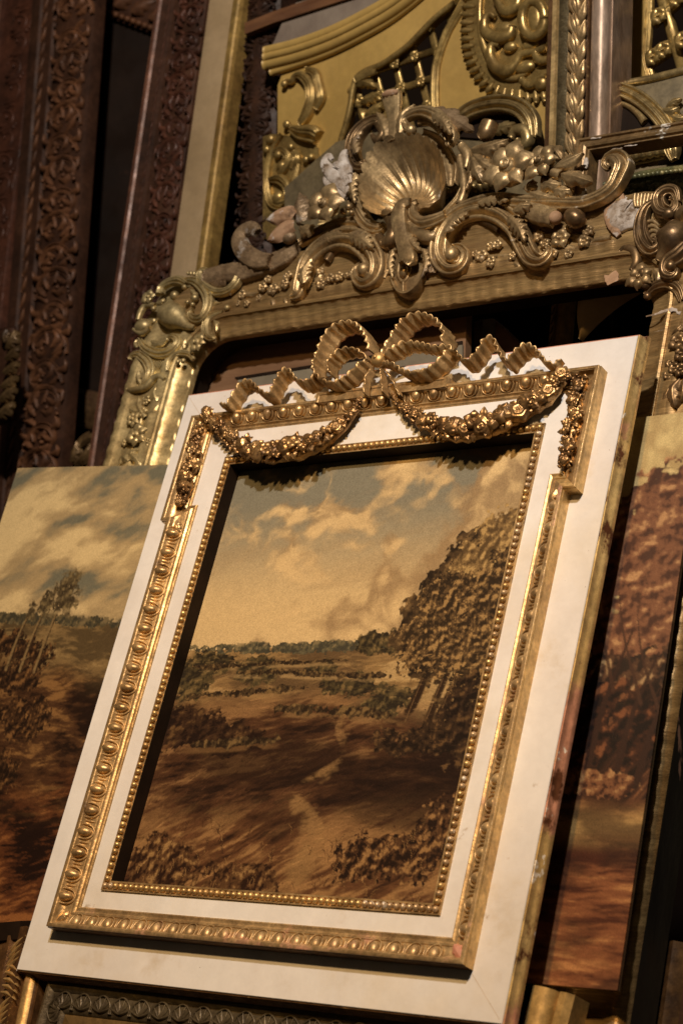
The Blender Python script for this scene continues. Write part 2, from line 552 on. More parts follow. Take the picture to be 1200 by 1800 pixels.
# --- inner white panel, bead course, rebate
bx0, bx1, by0, by1 = .1539, .8457, .1434, .9756
wp = [(.098, .098), (.9, .098), (.9, 1.046), (.098, 1.046)]
OPw = []
for (d, z) in ((0, .009), (1, .009), (1, -.02)):
    q = [(wp[k][0] * (1 - d) + c[0] * d, wp[k][1] * (1 - d) + c[1] * d, z) for k, c in enumerate([(bx0, by0), (bx1, by0), (bx1, by1), (bx0, by1)])]
    OPw.append(q)
OPw = np.array(OPw)
for i in range(4):
    part('inner_panel', edge_rail(OPw, i, (i + 1) % 4, 1, False), WHITE, frame, angle=30)
brect = [(bx0, by0), (bx1, by0), (bx1, by1), (bx0, by1)]
OPd = offset_polys(brect, [1] * 4, [(0, .0088), (.0004, .0125), (.0022, .0125), (.0032, .0102), (.0140, .0092), (.0146, .0118), (.0175, .0118)])
OPr = offset_polys(brect, [1] * 4, [(.0175, .0118), (.0176, -.030)])
bead_me = make_mesh('bead', *ellipsoid(.0055, .0058, .0062, 12, 8))
bead_me.materials.append(GOLD_BRIGHT)
bead_w = make_mesh('bead_worn', *ellipsoid(.0055, .0058, .0062, 12, 8))
bead_w.materials.append(material('pale_rubbed_gilding', (.58, .44, .28, 1), (.40, .26, .12, 1), 30, .4, .38, .2, 200, patches=[(alb(232, 214, 190), 40, .58, .66)]))
rng = random.Random(4)
for i in range(4):
    a = np.array(brect[i]); b = np.array(brect[(i + 1) % 4])
    bc = part('bead_course', edge_rail(OPd, i, (i + 1) % 4, 1, False), GOLD, frame, angle=35)
    part('rebate', edge_rail(OPr, i, (i + 1) % 4, 1, False), DARKWOOD, frame)
    d = (b - a) / np.linalg.norm(b - a); nn = np.array([-d[1], d[0]])
    L = np.linalg.norm(b - a) - .0172
    n = int(round(L / .0119))
    for k in range(n):
        q = a + d * (.0086 + L * k / n) + nn * .0086
        worn = (i == 1 and rng.random() < .75) or (i == 0 and (k > n - 12 or k < 2))
        place('bead', bead_w if worn else bead_me, bc, (q[0] + rng.uniform(-.0003, .0003), q[1] + rng.uniform(-.0003, .0003), .0118 + rng.uniform(-.0004, .0004)), math.atan2(d[1], d[0]))

# --- egg and dart
def egg_mesh(mat, flat=1.0):
    e = ellipsoid(.0088, .0148, .0092 * flat, 16, 10)
    v = e[0].copy(); v[:, 0] *= 1 - .22 * (v[:, 1] / .0148); v[:, 1] -= .0020
    arc = []
    for t in np.linspace(-150, -30, 7) * -1:
        arc.append((0.0128 * math.cos(math.radians(t)) * 1.0, .0128 * math.sin(math.radians(t)) + .0008))
    arc = [(-.0118, -.0140)] + [(-.0130, -.004)] + [(.0126 * math.cos(math.radians(t)), .0168 * math.sin(math.radians(t)) - .0005) for t in (160, 130, 90, 50, 20)] + [(.0130, -.004)] + [(.0118, -.0140)]
    u = sweep(volute_path(arc, [.0022, .0017, .0022], [.0050, .0036, .0050], -.0012), 'round', 26)
    m = make_mesh('egg', *join((v, e[1]), u)); m.materials.append(mat)
    return m
def dart_mesh(mat):
    d = leaf([(0, -.011), (0, 0), (0, .0135)], .0034, .0050, 1, 10, 7, z=-.001, depth=.2)
    m = make_mesh('dart', *d); m.materials.append(mat)
    return m
EGG, EGGW = egg_mesh(GOLD), egg_mesh(GOLD_WORN, .8)
DART, DARTW = dart_mesh(GOLD), dart_mesh(GOLD_WORN)
def run_eggs(i, t0, t1, n, worn=False, d0=.0200):
    a = np.array(poly[i]); b = np.array(poly[(i + 1) % 8]); L = np.linalg.norm(b - a)
    d = (b - a) / L; nn = np.array([-d[1], d[0]]); ang = math.atan2(d[1], d[0])
    for k in range(n):
        t = t0 + (t1 - t0) * k / (n - 1)
        q = a + d * t + nn * d0 * sc[i]
        place('egg', EGGW if worn else EGG, rails[i], (q[0], q[1], .0180), ang, (1, sc[i], 1), rx=math.radians(-20))
        if k < n - 1:
            q = q + d * (t1 - t0) / (n - 1) / 2
            place('dart', DARTW if worn else DART, rails[i], (q[0], q[1], .0172), ang, (1, sc[i], 1), rx=math.radians(-20))
run_eggs(0, .0595, .7895, 21, True)
run_eggs(1, .055, .745, 19, True)
run_eggs(7, .025, .715, 19)          # left rail, downwards
run_eggs(4, .105, .775, 19)
capP = offset_polys([(CL, YT - .008), (CR, YT - .008), (CR, YC), (CL, YC)], [0, 1, 1, 1], [(0, .001), (0, .0285), (.0015, .0305), (.0060, .0305), (.0075, .0290)])
for i in (1, 2, 3):
    part('raised_centre', edge_rail(capP, i, (i + 1) % 4, 1, False), GOLD, rails[4], angle=30)
part('raised_centre_face', (np.array([tuple(capP[-1][k]) for k in range(4)]), [(0, 1, 2, 3)]), GOLD, rails[4])
for (x, y, a, m) in ((XL + .013, YB + .012, 45, GOLD), (XR - .012, YB + .012, 135, PINK), (XL + .018, YE + .002, -70, GOLD), (XR - .016, YE + .002, -110, GOLD)):
    ca, sa = math.cos(math.radians(a)), math.sin(math.radians(a))
    part('corner_leaf', leaf([(x, y), (x + .012 * ca, y + .012 * sa), (x + .028 * ca, y + .028 * sa)], .0125, .0075, 3, 24, 13, z=.0165, curl=-.004), m, frame)

GARL = material('dark_bronzed_gilding', alb(186, 140, 86), alb(112, 78, 46), 26, .72, .36, .3, 160, patches=[(alb(64, 42, 25), 30, .56, .68)])
# --- flower pieces for swags and drops
ROSES = []
for k in range(4):
    m = make_mesh('rose', *rose(1.0, .85, k)); m.materials.append(GARL); ROSES.append(m)
FLOWS = []
for k, n in enumerate((5, 6, 5)):
    m = make_mesh('flower', *flower(1.0, n, .5, .26, k)); m.materials.append(GARL); FLOWS.append(m)
LEAVES = []
for k, (l, w, h, s) in enumerate(((1.15, .60, .35, 3), (1.05, .66, .45, 2), (1.25, .52, .3, 4))):
    m = make_mesh('leaf', *small_leaf(l, w, h, s)); m.materials.append(GARL); LEAVES.append(m)
m = make_mesh('bud', *join(ellipsoid(.62, .45, .5, 10, 7), move(ellipsoid(.3, .25, .3, 8, 6), (.55, 0, .1)))); m.materials.append(GARL); BUD = m
def swag(parent, pts, rads, z0, dens=1.0, seed=1, zb=.008):
    rs = random.Random(seed)
    P = smooth_path(np.column_stack([np.asarray(pts)[:, :2], np.interp(np.linspace(0, 1, len(pts)), np.linspace(0, 1, len(rads)), rads)]), 200)
    d = np.r_[0, np.cumsum(np.linalg.norm(np.diff(P[:, :2], axis=0), axis=1))]
    part('garland_stem', sweep(np.column_stack([P[::10, :2], np.full(20, z0 - .003), P[::10, 2] * .75, P[::10, 2] * .5]), 'round', 40, wob=.2, seed=seed), GARL, parent)
    s = 0.0
    k = 0
    while s < d[-1]:
        r = np.interp(s, d, P[:, 2])
        x, y = np.interp(s, d, P[:, 0]), np.interp(s, d, P[:, 1])
        i = min(198, int(np.searchsorted(d, s)))
        t = P[i + 1, :2] - P[i, :2]; t /= np.linalg.norm(t) + 1e-9
        nn = np.array([-t[1], t[0]])
        for side in (-1, 1):
            a = math.atan2(nn[1] * side, nn[0] * side) + rs.uniform(-.9, .9)
            o = nn * side * r * rs.uniform(.25, .6)
            place('leaf', rs.choice(LEAVES), parent, (x + o[0], y + o[1], z0 + rs.uniform(0, .25) * r), a, r * rs.uniform(.50, .80), rx=rs.uniform(-.5, .5), ry=rs.uniform(-.5, .1))
        off = nn * r * rs.uniform(-.42, .42)
        q = rs.random()
        if q < .45:
            place('rose', rs.choice(ROSES), parent, (x + off[0], y + off[1], z0 + r * .25), rs.uniform(0, 6), r * rs.uniform(.62, .92), rx=rs.uniform(-.4, .35), ry=rs.uniform(-.3, .5))
        elif q < .75:
            place('flower', rs.choice(FLOWS), parent, (x + off[0], y + off[1], z0 + r * .42), rs.uniform(0, 6), r * rs.uniform(.62, .85), rx=rs.uniform(-.4, .35), ry=rs.uniform(-.3, .5))
        else:
            for e in range(3):
                place('bud', BUD, parent, (x + off[0] + rs.uniform(-.4, .4) * r, y + off[1] + rs.uniform(-.4, .4) * r, z0 + r * .5), rs.uniform(0, 6), r * rs.uniform(.40, .6), rx=rs.uniform(-.3, .3))
        s += r * .70 / dens
        k += 1

c7 = crop(320, 540, 2.727)
c8 = crop(660, 540, 2.308)
garl = [('left', c7([(110, 500), (165, 560), (215, 615), (290, 665), (370, 690), (450, 690), (540, 678), (610, 655), (690, 610), (760, 550), (810, 500), (855, 430)]), [.013, .015, .019, .023, .024, .020, .013, .005]),
        ('right', c8([(70, 350), (110, 400), (175, 445), (255, 480), (330, 500), (400, 490), (480, 462), (560, 430), (625, 390), (690, 350), (735, 290), (785, 262)]), [.006, .012, .019, .024, .024, .021, .017, .015])]
for k, (nm, pp, rr) in enumerate(garl):
    g = part('flower_garland', (np.zeros((0, 3)), []), None, frame)
    swag(g, F0.pts(pp, .030), rr, .0255, 1.0, 11 + k)
cE = crop(290, 660, 7.5)
g = part('flower_drop', (np.zeros((0, 3)), []), None, frame)
swag(g, F0.pts(cE([(440, 650), (400, 800), (370, 930), (390, 1080), (330, 1200), (260, 1330), (260, 1450)]) + [(321, 868), (316, 884)], .024), [.010, .015, .017, .017, .015, .013], .0200, .9, 31)
g = part('flower_drop', (np.zeros((0, 3)), []), None, frame)
swag(g, F0.pts([(1019, 662), (1012, 690), (1008, 712), (1006, 735), (999, 760), (996, 782), (993, 800), (990, 818)], .024), [.014, .014, .015, .015, .013, .012], .0200, .9, 32)

# --- pleated ribbon bow
def ribbon(pts2, z, width, pleat, period, lean=(-.4, .3, .8), seed=0, taper=(1, 1), n=None):
    """band standing on edge, its face pressed into soft upright pleats"""
    P = np.asarray(pts2, float)[:, :2]
    n0 = smooth_path(P, 60)
    Ltot = np.linalg.norm(np.diff(n0, axis=0), axis=1).sum()
    n = n or max(50, int(Ltot / .0009))
    Q = smooth_path(P, n)
    N, T = normals2(Q)
    s = np.linspace(0, Ltot, n)
    rs = np.random.RandomState(seed)
    ph = 2 * math.pi * s / period + np.interp(s, np.linspace(0, Ltot, 9), rs.uniform(-1.8, 1.8, 9))
    am = np.interp(s, np.linspace(0, Ltot, 7), rs.uniform(.6, 1.25, 7))
    tri = np.arcsin(np.sin(ph) * .96) / 1.35
    wave = am * (.75 * tri + .25 * np.sin(ph))
    W = width * np.interp(s, [0, Ltot * .12, Ltot * .88, Ltot], [taper[0], 1, 1, taper[1]])
    rows = []
    vs_ = np.linspace(-.5, .5, 9)
    for thick in (1, -1):
        for v in (vs_ if thick > 0 else vs_[::-1]):
            off = wave * pleat * (.75 + .5 * v) + thick * .0011 + .10 * W * (4 * v * v - 1) * .4
            X = Q[:, 0] + N[:, 0] * off + v * W * lean[0]
            Y = Q[:, 1] + N[:, 1] * off + v * W * lean[1]
            Z = z + v * W * lean[2] + .0012 * np.cos(ph) * (v > .4)
            rows.append(np.stack([X, Y, Z], 1))
    V, F = grid(np.array(rows), cu=True)
    return V, F
bow = part('ribbon_bow', ellipsoid(.012, .010, .006, 10, 6), GOLD_BRIGHT, frame)
kx, ky, _ = F0.px(665, 633, .046)
bow.data.transform(Matrix.Translation((kx, ky, .030)))
RZ = .040
paths = [
    (c7([(185, 468), (225, 478), (262, 430), (300, 380), (345, 378), (385, 415), (430, 435), (458, 380), (492, 325), (528, 322), (562, 365), (610, 375), (655, 345)]), .034, .0030, .0150, (.4, 1)),
    (c7([(925, 235), (905, 165), (860, 108), (805, 98), (745, 122), (700, 180), (676, 245), (655, 300), (668, 345), (705, 375)]), .039, .0036, .0165, (1, 1)),
    (c7([(705, 375), (745, 385), (800, 360), (850, 318), (905, 262)]), .034, .0032, .0155, (1, .6)),
    (c7([(905, 262), (865, 232), (805, 225), (755, 252), (725, 300), (735, 345)]), .031, .0030, .0150, (.5, .8)),
    (c8([(20, 225), (60, 185), (100, 120), (140, 70), (200, 48), (262, 68), (298, 118), (292, 165)]), .039, .0036, .0165, (.5, 1)),
    (c8([(40, 215), (85, 195), (140, 168), (205, 172), (265, 185), (318, 182), (345, 205)]), .034, .0032, .0155, (.5, 1)),
    (c8([(40, 235), (90, 250), (130, 275), (190, 285), (245, 262), (290, 222), (318, 185)]), .034, .0032, .0155, (.5, 1)),
    (c8([(340, 205), (380, 235), (425, 195), (452, 150), (488, 142), (505, 185), (540, 235), (575, 200), (620, 170), (660, 188), (692, 228), (725, 240), (752, 212)]), .034, .0030, .0150, (1, .35)),
    (c7([(915, 300), (890, 350), (880, 420)]), .016, .0012, .02, (.5, 1)),
    (c7([(960, 300), (965, 350), (975, 420)]), .018, .0016, .018, (.5, 1)),
    (c7([(975, 300), (1010, 350), (1050, 430)]), .014, .0012, .02, (.5, .8)),
]
for k, (pp, w, pl, per, tp) in enumerate(paths):
    part('ribbon', ribbon(F0.pts(pp, RZ), RZ - (.004 if k in (0, 7) else 0) + (.004 if k in (3, 5) else 0), w, pl, per, (-.20, .34, .85) if k in (0, 7) else (-.40, .30, .78), k + 1, tp), GOLD, bow)
kn = join(ellipsoid(.0145, .0145, .012, 20, 12), move(ellipsoid(.004, .004, .003, 8, 5), (0, 0, .0115)))
part('knob', move(kn, (kx, ky, .046)), GOLD_BRIGHT, bow)

# ================================================================ the landscape on canvas inside it
def vnoise(x, y, seed):
    xi, yi = np.floor(x).astype(int), np.floor(y).astype(int)
    xf, yf = x - xi, y - yi
    u, v = xf * xf * (3 - 2 * xf), yf * yf * (3 - 2 * yf)
    def h(a, b):
        n = (a * 374761393 + b * 668265263 + seed * 1274126177) & 0xffffffff
        n = ((n ^ (n >> 13)) * 1274126177) & 0xffffffff
        return ((n ^ (n >> 16)) & 0xffff) / 65535.0
    return (h(xi, yi) * (1 - u) + h(xi + 1, yi) * u) * (1 - v) + (h(xi, yi + 1) * (1 - u) + h(xi + 1, yi + 1) * u) * v
def fbm(x, y, o=5, seed=0):
    s, a, t = 0, .5, 0
    for k in range(o):
        s = s + a * vnoise(x * 2 ** k, y * 2 ** k, seed + k * 17); t += a; a *= .55
    return s / t
def C(r, g, b): return np.array(alb(r, g, b)[:3])
def mixc(a, b, f): return a * (1 - f[..., None]) + b * f[..., None]
def sstep(a, b, x):
    t = np.clip((x - a) / (b - a), 0, 1); return t * t * (3 - 2 * t)
def dabs(img, rs, n, pos, cols, r0, r1, op=(.5, .9), asp=1.0):
    H, W = img.shape[:2]
    for k in range(n):
        u, v = pos(rs)
        r = rs.uniform(r0, r1) * W
        cx, cy = u * W, v * H
        x0, x1, y0, y1 = int(max(0, cx - r * asp - 1)), int(min(W, cx + r * asp + 2)), int(max(0, cy - r - 1)), int(min(H, cy + r + 2))
        if x1 <= x0 or y1 <= y0: continue
        X, Y = np.meshgrid(np.arange(x0, x1), np.arange(y0, y1))
        m = np.clip((1.15 - np.hypot((X - cx) / (r * asp), (Y - cy) / r)) * 2.6, 0, 1) * rs.uniform(*op)
        c = cols[rs.randint(len(cols))] * rs.uniform(.8, 1.2)
        img[y0:y1, x0:x1] = img[y0:y1, x0:x1] * (1 - m[..., None]) + c * m[..., None]
def stroke(img, pts, w0, w1, col):
    H, W = img.shape[:2]
    P = smooth_path(np.asarray(pts, float), 60)
    for k, (u, v) in enumerate(P):
        r = (w0 + (w1 - w0) * k / 59) * W
        x0, x1, y0, y1 = int(max(0, u * W - r - 1)), int(min(W, u * W + r + 2)), int(max(0, v * H - r - 1)), int(min(H, v * H + r + 2))
        if x1 <= x0 or y1 <= y0: continue
        X, Y = np.meshgrid(np.arange(x0, x1), np.arange(y0, y1))
        m = np.clip((1.25 - np.hypot(X - u * W, Y - v * H) / r) * 2.0, 0, 1) * .8
        img[y0:y1, x0:x1] = img[y0:y1, x0:x1] * (1 - m[..., None]) + col * m[..., None]
def tree_dabs(img, rs, cu, cv, ru, rv, n, cols, hi, r0, r1, lobes=6):
    cl_ = [(cu + rs.uniform(-.7, .7) * ru, cv + rs.uniform(-.7, .7) * rv, rs.uniform(.3, .6)) for _ in range(lobes)]
    def pos(r):
        a, b, s = cl_[r.randint(len(cl_))]
        t, q = r.uniform(0, 2 * math.pi), math.sqrt(r.uniform(0, 1))
        return a + s * ru * q * math.cos(t), b + s * rv * q * math.sin(t)
    dabs(img, rs, n, pos, cols, r0, r1)
    def pos2(r):
        a, b, s = cl_[r.randint(len(cl_))]
        t, q = r.uniform(.2 * math.pi, 1.1 * math.pi), math.sqrt(r.uniform(.2, 1))
        return a + s * ru * q * math.cos(t), b + s * rv * q * math.sin(t)
    dabs(img, rs, n // 2, pos2, hi, r0 * .5, r1 * .5, (.3, .7))

def brush(img, rs, n, vlo, vhi, ang, length, width, jit=.16, op=.55):
    """short loaded strokes that pick up the colour under them: breaks smooth areas into paint"""
    H, W = img.shape[:2]
    for k in range(n):
        u, v = rs.uniform(0, 1), rs.uniform(vlo, vhi)
        a = ang(u, v) + rs.normal(0, .22)
        l = rs.uniform(.5, 1.3) * length * W
        w = rs.uniform(.6, 1.4) * width * W
        cx, cy = u * W, v * H
        R = int(l / 2 + w + 2)
        x0, x1, y0, y1 = int(max(0, cx - R)), int(min(W, cx + R)), int(max(0, cy - R)), int(min(H, cy + R))
        if x1 - x0 < 2 or y1 - y0 < 2: continue
        X, Y = np.meshgrid(np.arange(x0, x1) - cx, np.arange(y0, y1) - cy)
        al = X * math.cos(a) + Y * math.sin(a); ac = -X * math.sin(a) + Y * math.cos(a) + .004 * al * al / w * rs.uniform(-1, 1)
        m = np.clip((1 - np.abs(al) / (l / 2)) * 3, 0, 1) * np.clip((1 - np.abs(ac) / w) * 1.6, 0, 1) * op * rs.uniform(.4, 1)
        c = img[min(H - 1, int(cy)), min(W - 1, int(cx))] * rs.uniform(1 - jit, 1 + jit * 1.3)
        img[y0:y1, x0:x1] = img[y0:y1, x0:x1] * (1 - m[..., None]) + c * m[..., None]

def canvas_mesh(name, corners, img, z0, thick, warp=0.0):
    """corners bl, br, tr, tl (2D); img[row 0 = bottom]"""
    H, W = img.shape[:2]
    v, u = np.meshgrid(np.linspace(0, 1, H), np.linspace(0, 1, W), indexing='ij')
    bl, br, tr, tl = [np.asarray(c, float)[:2] for c in corners]
    P = ((1 - u) * (1 - v))[..., None] * bl + (u * (1 - v))[..., None] * br + (u * v)[..., None] * tr + ((1 - u) * v)[..., None] * tl
    Z = z0 + warp * np.sin(math.pi * u) * np.sin(math.pi * v * .9 + .2)
    A = np.dstack([P, Z])
    V, F = grid(A)
    F = [q[::-1] for q in F]
    n = len(V)
    rim = [(0, j) for j in range(W)] + [(i, W - 1) for i in range(1, H)] + [(H - 1, j) for j in range(W - 2, -1, -1)] + [(i, 0) for i in range(H - 2, 0, -1)]
    idx = [i * W + j for i, j in rim]
    low = V[idx].copy(); low[:, 2] -= thick
    V = np.vstack([V, low])
    k = len(idx)
    F += [(idx[a], n + a, n + (a + 1) % k, idx[(a + 1) % k]) for a in range(k)]
    F.append(tuple(n + a for a in range(k))[::-1])
    me = make_mesh(name, V, F, smooth=False)
    at = me.color_attributes.new('paint', 'FLOAT_COLOR', 'POINT')
    cols = np.ones((len(V), 4)); cols[:n, :3] = np.clip(img.reshape(-1, 3), .002, .9); cols[n:, :3] = (.20, .14, .08)
    at.data.foreach_set('color', cols.ravel())
    return me

def sky(u, v, hz, seed, blue, cream, grey, s=1.0):
    t = np.clip((v - hz) / (1 - hz), 0, 1)
    wx, wy = fbm(u * 4 * s, v * 5 * s, 4, seed + 31) - .5, fbm(u * 4 * s + 9, v * 5 * s, 4, seed + 37) - .5
    def dens(uu, vv):
        n = fbm(uu * 2.0 * s + 3 + vv * .9 + wx * .5, vv * 3.4 * s + wy * .6, 6, seed)
        b = 1 - np.abs(2 * fbm(uu * 5 * s + 1 + wx, vv * 6.5 * s + wy, 5, seed + 3) - 1)
        return n * .72 + b * .30
    d0 = dens(u, v); d1 = dens(u + .025, v - .03)
    base = mixc(np.broadcast_to(cream * .92, u.shape + (3,)), np.broadcast_to(blue, u.shape + (3,)), sstep(.15, .80, t))
    c_ = sstep(.50, .585, d0 + .16 * (u - .5) + .14 * (.5 - t))
    lit = sstep(-.05, .07, d0 - d1)
    cl_ = mixc(np.broadcast_to(grey, u.shape + (3,)), np.broadcast_to(cream * 1.10, u.shape + (3,)), lit * .75 + .25 * sstep(.55, .75, d0))
    out = mixc(base, cl_, c_ * .9)
    st_ = sstep(.50, .62, fbm(u * 2.2 + 7 + v, v * 22 - u * 4, 4, seed + 9)) * (1 - t) * .35
    return mixc(out, np.broadcast_to(grey, out.shape), st_)

def bc(col, u): return np.broadcast_to(col, u.shape + (3,))
def ell(u, v, cu, cv, ru, rv): return 1 - ((u - cu) / ru) ** 2 - ((v - cv) / rv) ** 2
def foliage(img, u, v, env, seed, dark, mid, light, sc=1.0, soft=.10, bright=.0):
    """a painted mass of leaves with a broken, lost-and-found outline"""
    n = fbm(u * 11 * sc, v * 13 * sc, 6, seed)
    n2 = fbm(u * 48 * sc, v * 56 * sc, 3, seed + 5)
    m = sstep(0, soft * .5, env * .8 + (n - .5) * 1.4 + (n2 - .5) * 1.3)
    def hgt(a, b): return fbm(a * 15 * sc + 3, b * 17 * sc, 5, seed + 9) + .55 * fbm(a * 55 * sc, b * 60 * sc, 3, seed + 11)
    lit = hgt(u, v) - hgt(u - .007, v + .008)
    k = np.clip(.34 + bright - lit * 2.6 + (n2 - .5) * .9 + .25 * (n - .5), 0, 1)
    col = mixc(mixc(bc(dark, u), bc(mid, u), sstep(.05, .5, k)), bc(light, u), sstep(.55, 1.0, k))
    return mixc(img, col, m)
def ground(u, v, seed, dark, mid, light, th=.3, sc=1.0):
    wx = fbm(u * 3, v * 4, 4, seed + 1) - .5
    a = u * math.cos(th) + v * math.sin(th); b = -u * math.sin(th) + v * math.cos(th) + wx * .05
    s1 = fbm(a * 3 * sc, b * 16 * sc, 6, seed); s2 = fbm(a * 9 * sc, b * 70 * sc, 4, seed + 3) * .6 + fbm(a * 26 * sc, b * 150 * sc, 3, seed + 5) * .4; bg = fbm(u * 2.4 + 4, v * 4.5, 4, seed + 7)
    k = np.clip(.5 + (s1 - .5) * 1.5 + (s2 - .5) * 1.7 + (bg - .5) * 1.5, 0, 1)
    return mixc(mixc(bc(dark, u), bc(mid, u), sstep(.12, .55, k)), bc(light, u), sstep(.55, .95, k))
rs = np.random.RandomState(7)
W_, H_ = 480, 590
v, u = np.meshgrid(np.linspace(0, 1, H_), np.linspace(0, 1, W_), indexing='ij')
hz = .545
img = sky(u, v, hz, 3, C(128, 116, 92), C(214, 174, 116), C(150, 116, 76), 1.0)
dep = np.clip((hz - v) / hz, 0, 1)
bigw = fbm(u * 3, v * 5, 4, 91) - .5
g = ground(u, v, 21, C(96, 70, 42), C(142, 106, 62), C(176, 138, 86), .02, 1.3)
g = mixc(g, ground(u, v, 41, C(38, 22, 14), C(78, 48, 28), C(132, 92, 54), .12, 1.0), sstep(.16, .34, dep + bigw * .25))
g = mixc(g, ground(u, v, 61, C(42, 24, 15), C(94, 58, 33), C(150, 106, 62), .42, 1.0), sstep(.55, .78, dep + bigw * .35 - .12 * (u - .5)))
img = np.where((v < hz)[..., None], g, img)
# far woods along the horizon, cooler in the distance
img = foliage(img, u, v, ell(u, v, .42, hz + .002, .55, .016) - .15, 103, C(66, 58, 42), C(92, 80, 54), C(126, 104, 68), 1.8, .2)
for k, (cu, cv, ru, rv) in enumerate(((.62, hz + .006, .07, .03), (.70, hz + .010, .05, .035), (.10, hz - .03, .10, .03), (.26, hz - .05, .09, .035), (.05, hz - .07, .08, .05), (.47, hz - .045, .06, .02), (.58, hz - .085, .10, .03), (.70, hz - .12, .09, .035))):
    img = foliage(img, u, v, ell(u, v, cu, cv, ru, rv) - .1, 120 + k * 7, C(44, 34, 22), C(78, 62, 36), C(122, 94, 54), 1.5, .15)
img = foliage(img, u, v, np.maximum(ell(u, v, .06, .37, .16, .055), ell(u, v, .24, .34, .14, .04)) - .1, 171, C(34, 20, 13), C(60, 38, 23), C(104, 72, 40), 1.1, .2)
img = mixc(img, bc(C(38, 22, 14), u), .75 * sstep(.1, .8, ell(u, v, .36, .29, .36, .07) + bigw * .9))
img = mixc(img, bc(C(34, 19, 12), u), .7 * sstep(.1, .8, ell(u, v, .84, .24, .34, .10) + bigw * .8))
lane = img.copy()
stroke(lane, [(.50, .02), (.59, .12), (.50, .22), (.61, .30), (.57, .38), (.66, .45)], .040, .003, C(146, 106, 62))
img = mixc(img, lane, .75 * sstep(.38, .62, fbm(u * 16, v * 30, 4, 515)))
brush(img, rs, 2400, 0, .53, lambda a, b: .42 - .3 * a + (.3 - b) * .5, .045, .0030, .26, .65)
brush(img, rs, 1400, .56, 1, lambda a, b: .50 - .3 * a, .05, .008, .06, .45)
# trunks and the tall wood at one side
for cu in (.79, .85, .88, .93, .97):
    x = cu + rs.uniform(-.01, .01)
    stroke(img, [(x - .02, .36 + rs.uniform(-.03, .05)), (x - .008, .42), (x + .012, .50), (x + .03, .66)], .013, .005, C(46, 29, 17))
    stroke(img, [(x - .022, .38), (x - .010, .43), (x + .006, .49)], .0022, .0012, C(104, 74, 44))
tw = np.maximum.reduce([ell(u, v, .89, .58, .19, .13), ell(u, v, .79, .555, .11, .08), ell(u, v, .92, .68, .15, .12), ell(u, v, .99, .50, .14, .15), ell(u, v, .82, .65, .11, .08)])
img = foliage(img, u, v, tw + .12, 211, C(40, 28, 17), C(74, 53, 31), C(122, 90, 52), .8, .18)
img = foliage(img, u, v, tw - .30, 217, C(48, 34, 20), C(92, 66, 38), C(158, 118, 68), 2.3, .18, .05)
img = foliage(img, u, v, np.maximum(ell(u, v, .93, .79, .09, .06), ell(u, v, .86, .73, .07, .045)) - .1, 231, C(88, 64, 36), C(126, 94, 54), C(176, 136, 80), 1.6, .3, .1)
img = foliage(img, u, v, np.maximum(ell(u, v, .98, .40, .14, .10), ell(u, v, .84, .345, .16, .035)) - .15, 241, C(30, 19, 12), C(54, 36, 22), C(98, 68, 38), 1.3, .2)
# rough growth in the near corner
img = foliage(img, u, v, np.maximum(ell(u, v, .10, .06, .22, .07), ell(u, v, .40, .03, .16, .05)) - .25, 261, C(44, 25, 15), C(92, 60, 34), C(156, 114, 66), 1.2, .3)
brush(img, rs, 2200, 0, .34, lambda a, b: .9 - .9 * a, .026, .0018, .5, .8)
brush(img, rs, 1200, .30, .54, lambda a, b: .1, .030, .0014, .4, .8)
# hedgerows crossing the plain, with paler strips of stubble between them
for k, (v0, sl_p, u0, u1, th_, col) in enumerate(((.505, .02, .0, .62, .006, C(160, 124, 76)), (.478, -.03, .15, .75, .007, C(170, 132, 82)), (.440, .04, .0, .5, .009, C(150, 112, 66)), (.395, -.05, .30, .8, .010, C(140, 102, 60)), (.33, .05, .05, .45, .010, C(120, 84, 48)))):
    yy = v0 + sl_p * (u - .4) + .010 * (fbm(u * 6, u * 0 + k, 3, 700 + k) - .5)
    on = sstep(u0, u0 + .08, u) * sstep(u1, u1 - .10, u)
    img = mixc(img, bc(col, u), .62 * on * sstep(th_, th_ * .3, np.abs(v - yy)) * sstep(.35, .6, fbm(u * 22, v * 60, 4, 720 + k)))
    img = foliage(img, u, v, (1 - np.abs(v - yy - th_ * 1.3) / (th_ * 1.1)) * on - .25 - (1 - on), 740 + k * 9, C(42, 29, 18), C(74, 54, 32), C(118, 88, 50), 2.4 - .2 * k, .15)
img = foliage(img, u, v, np.maximum(ell(u, v, .78, .10, .16, .06), ell(u, v, .95, .16, .10, .07)) - .2, 811, C(36, 21, 13), C(84, 54, 31), C(152, 108, 62), 1.6, .2)
for k in range(90):   # tufts
    x, y = rs.uniform(0, 1), rs.uniform(.0, .15)
    for q in range(5):
        a_ = rs.uniform(-.7, .7); l = rs.uniform(.012, .028)
        stroke_c = [C(150, 108, 62), C(110, 72, 40), C(66, 40, 24), C(46, 27, 17)][rs.randint(4)]
        P_t = [(x + rs.uniform(-.006, .006), y), (x + .5 * l * math.sin(a_), y + .6 * l), (x + l * math.sin(a_) * 1.3, y + .9 * l)]
        for (pu, pv) in smooth_path(np.array(P_t), 9):
            ix, iy = int(pu * W_), int(pv * H_)
            if 0 <= ix < W_ and 0 <= iy < H_: img[iy, ix] = img[iy, ix] * .35 + stroke_c * .65
img = img * (1 + .16 * (fbm(u * 150, v * 170, 2, 77) - .5)[..., None])
CANVAS = painted_canvas_material('oil_on_canvas')
pm = canvas_mesh('landscape_painting', [(.165, .150), (.836, .150), (.836, .968), (.165, .968)], img, -.018, .008)
pm.materials.append(CANVAS)
po = link(bpy.data.objects.new('landscape_painting', pm))
po.matrix_world = F0.W
tag(po, 'brown oil landscape with cloudy sky and trees inside the white gilt frame', 'painting')
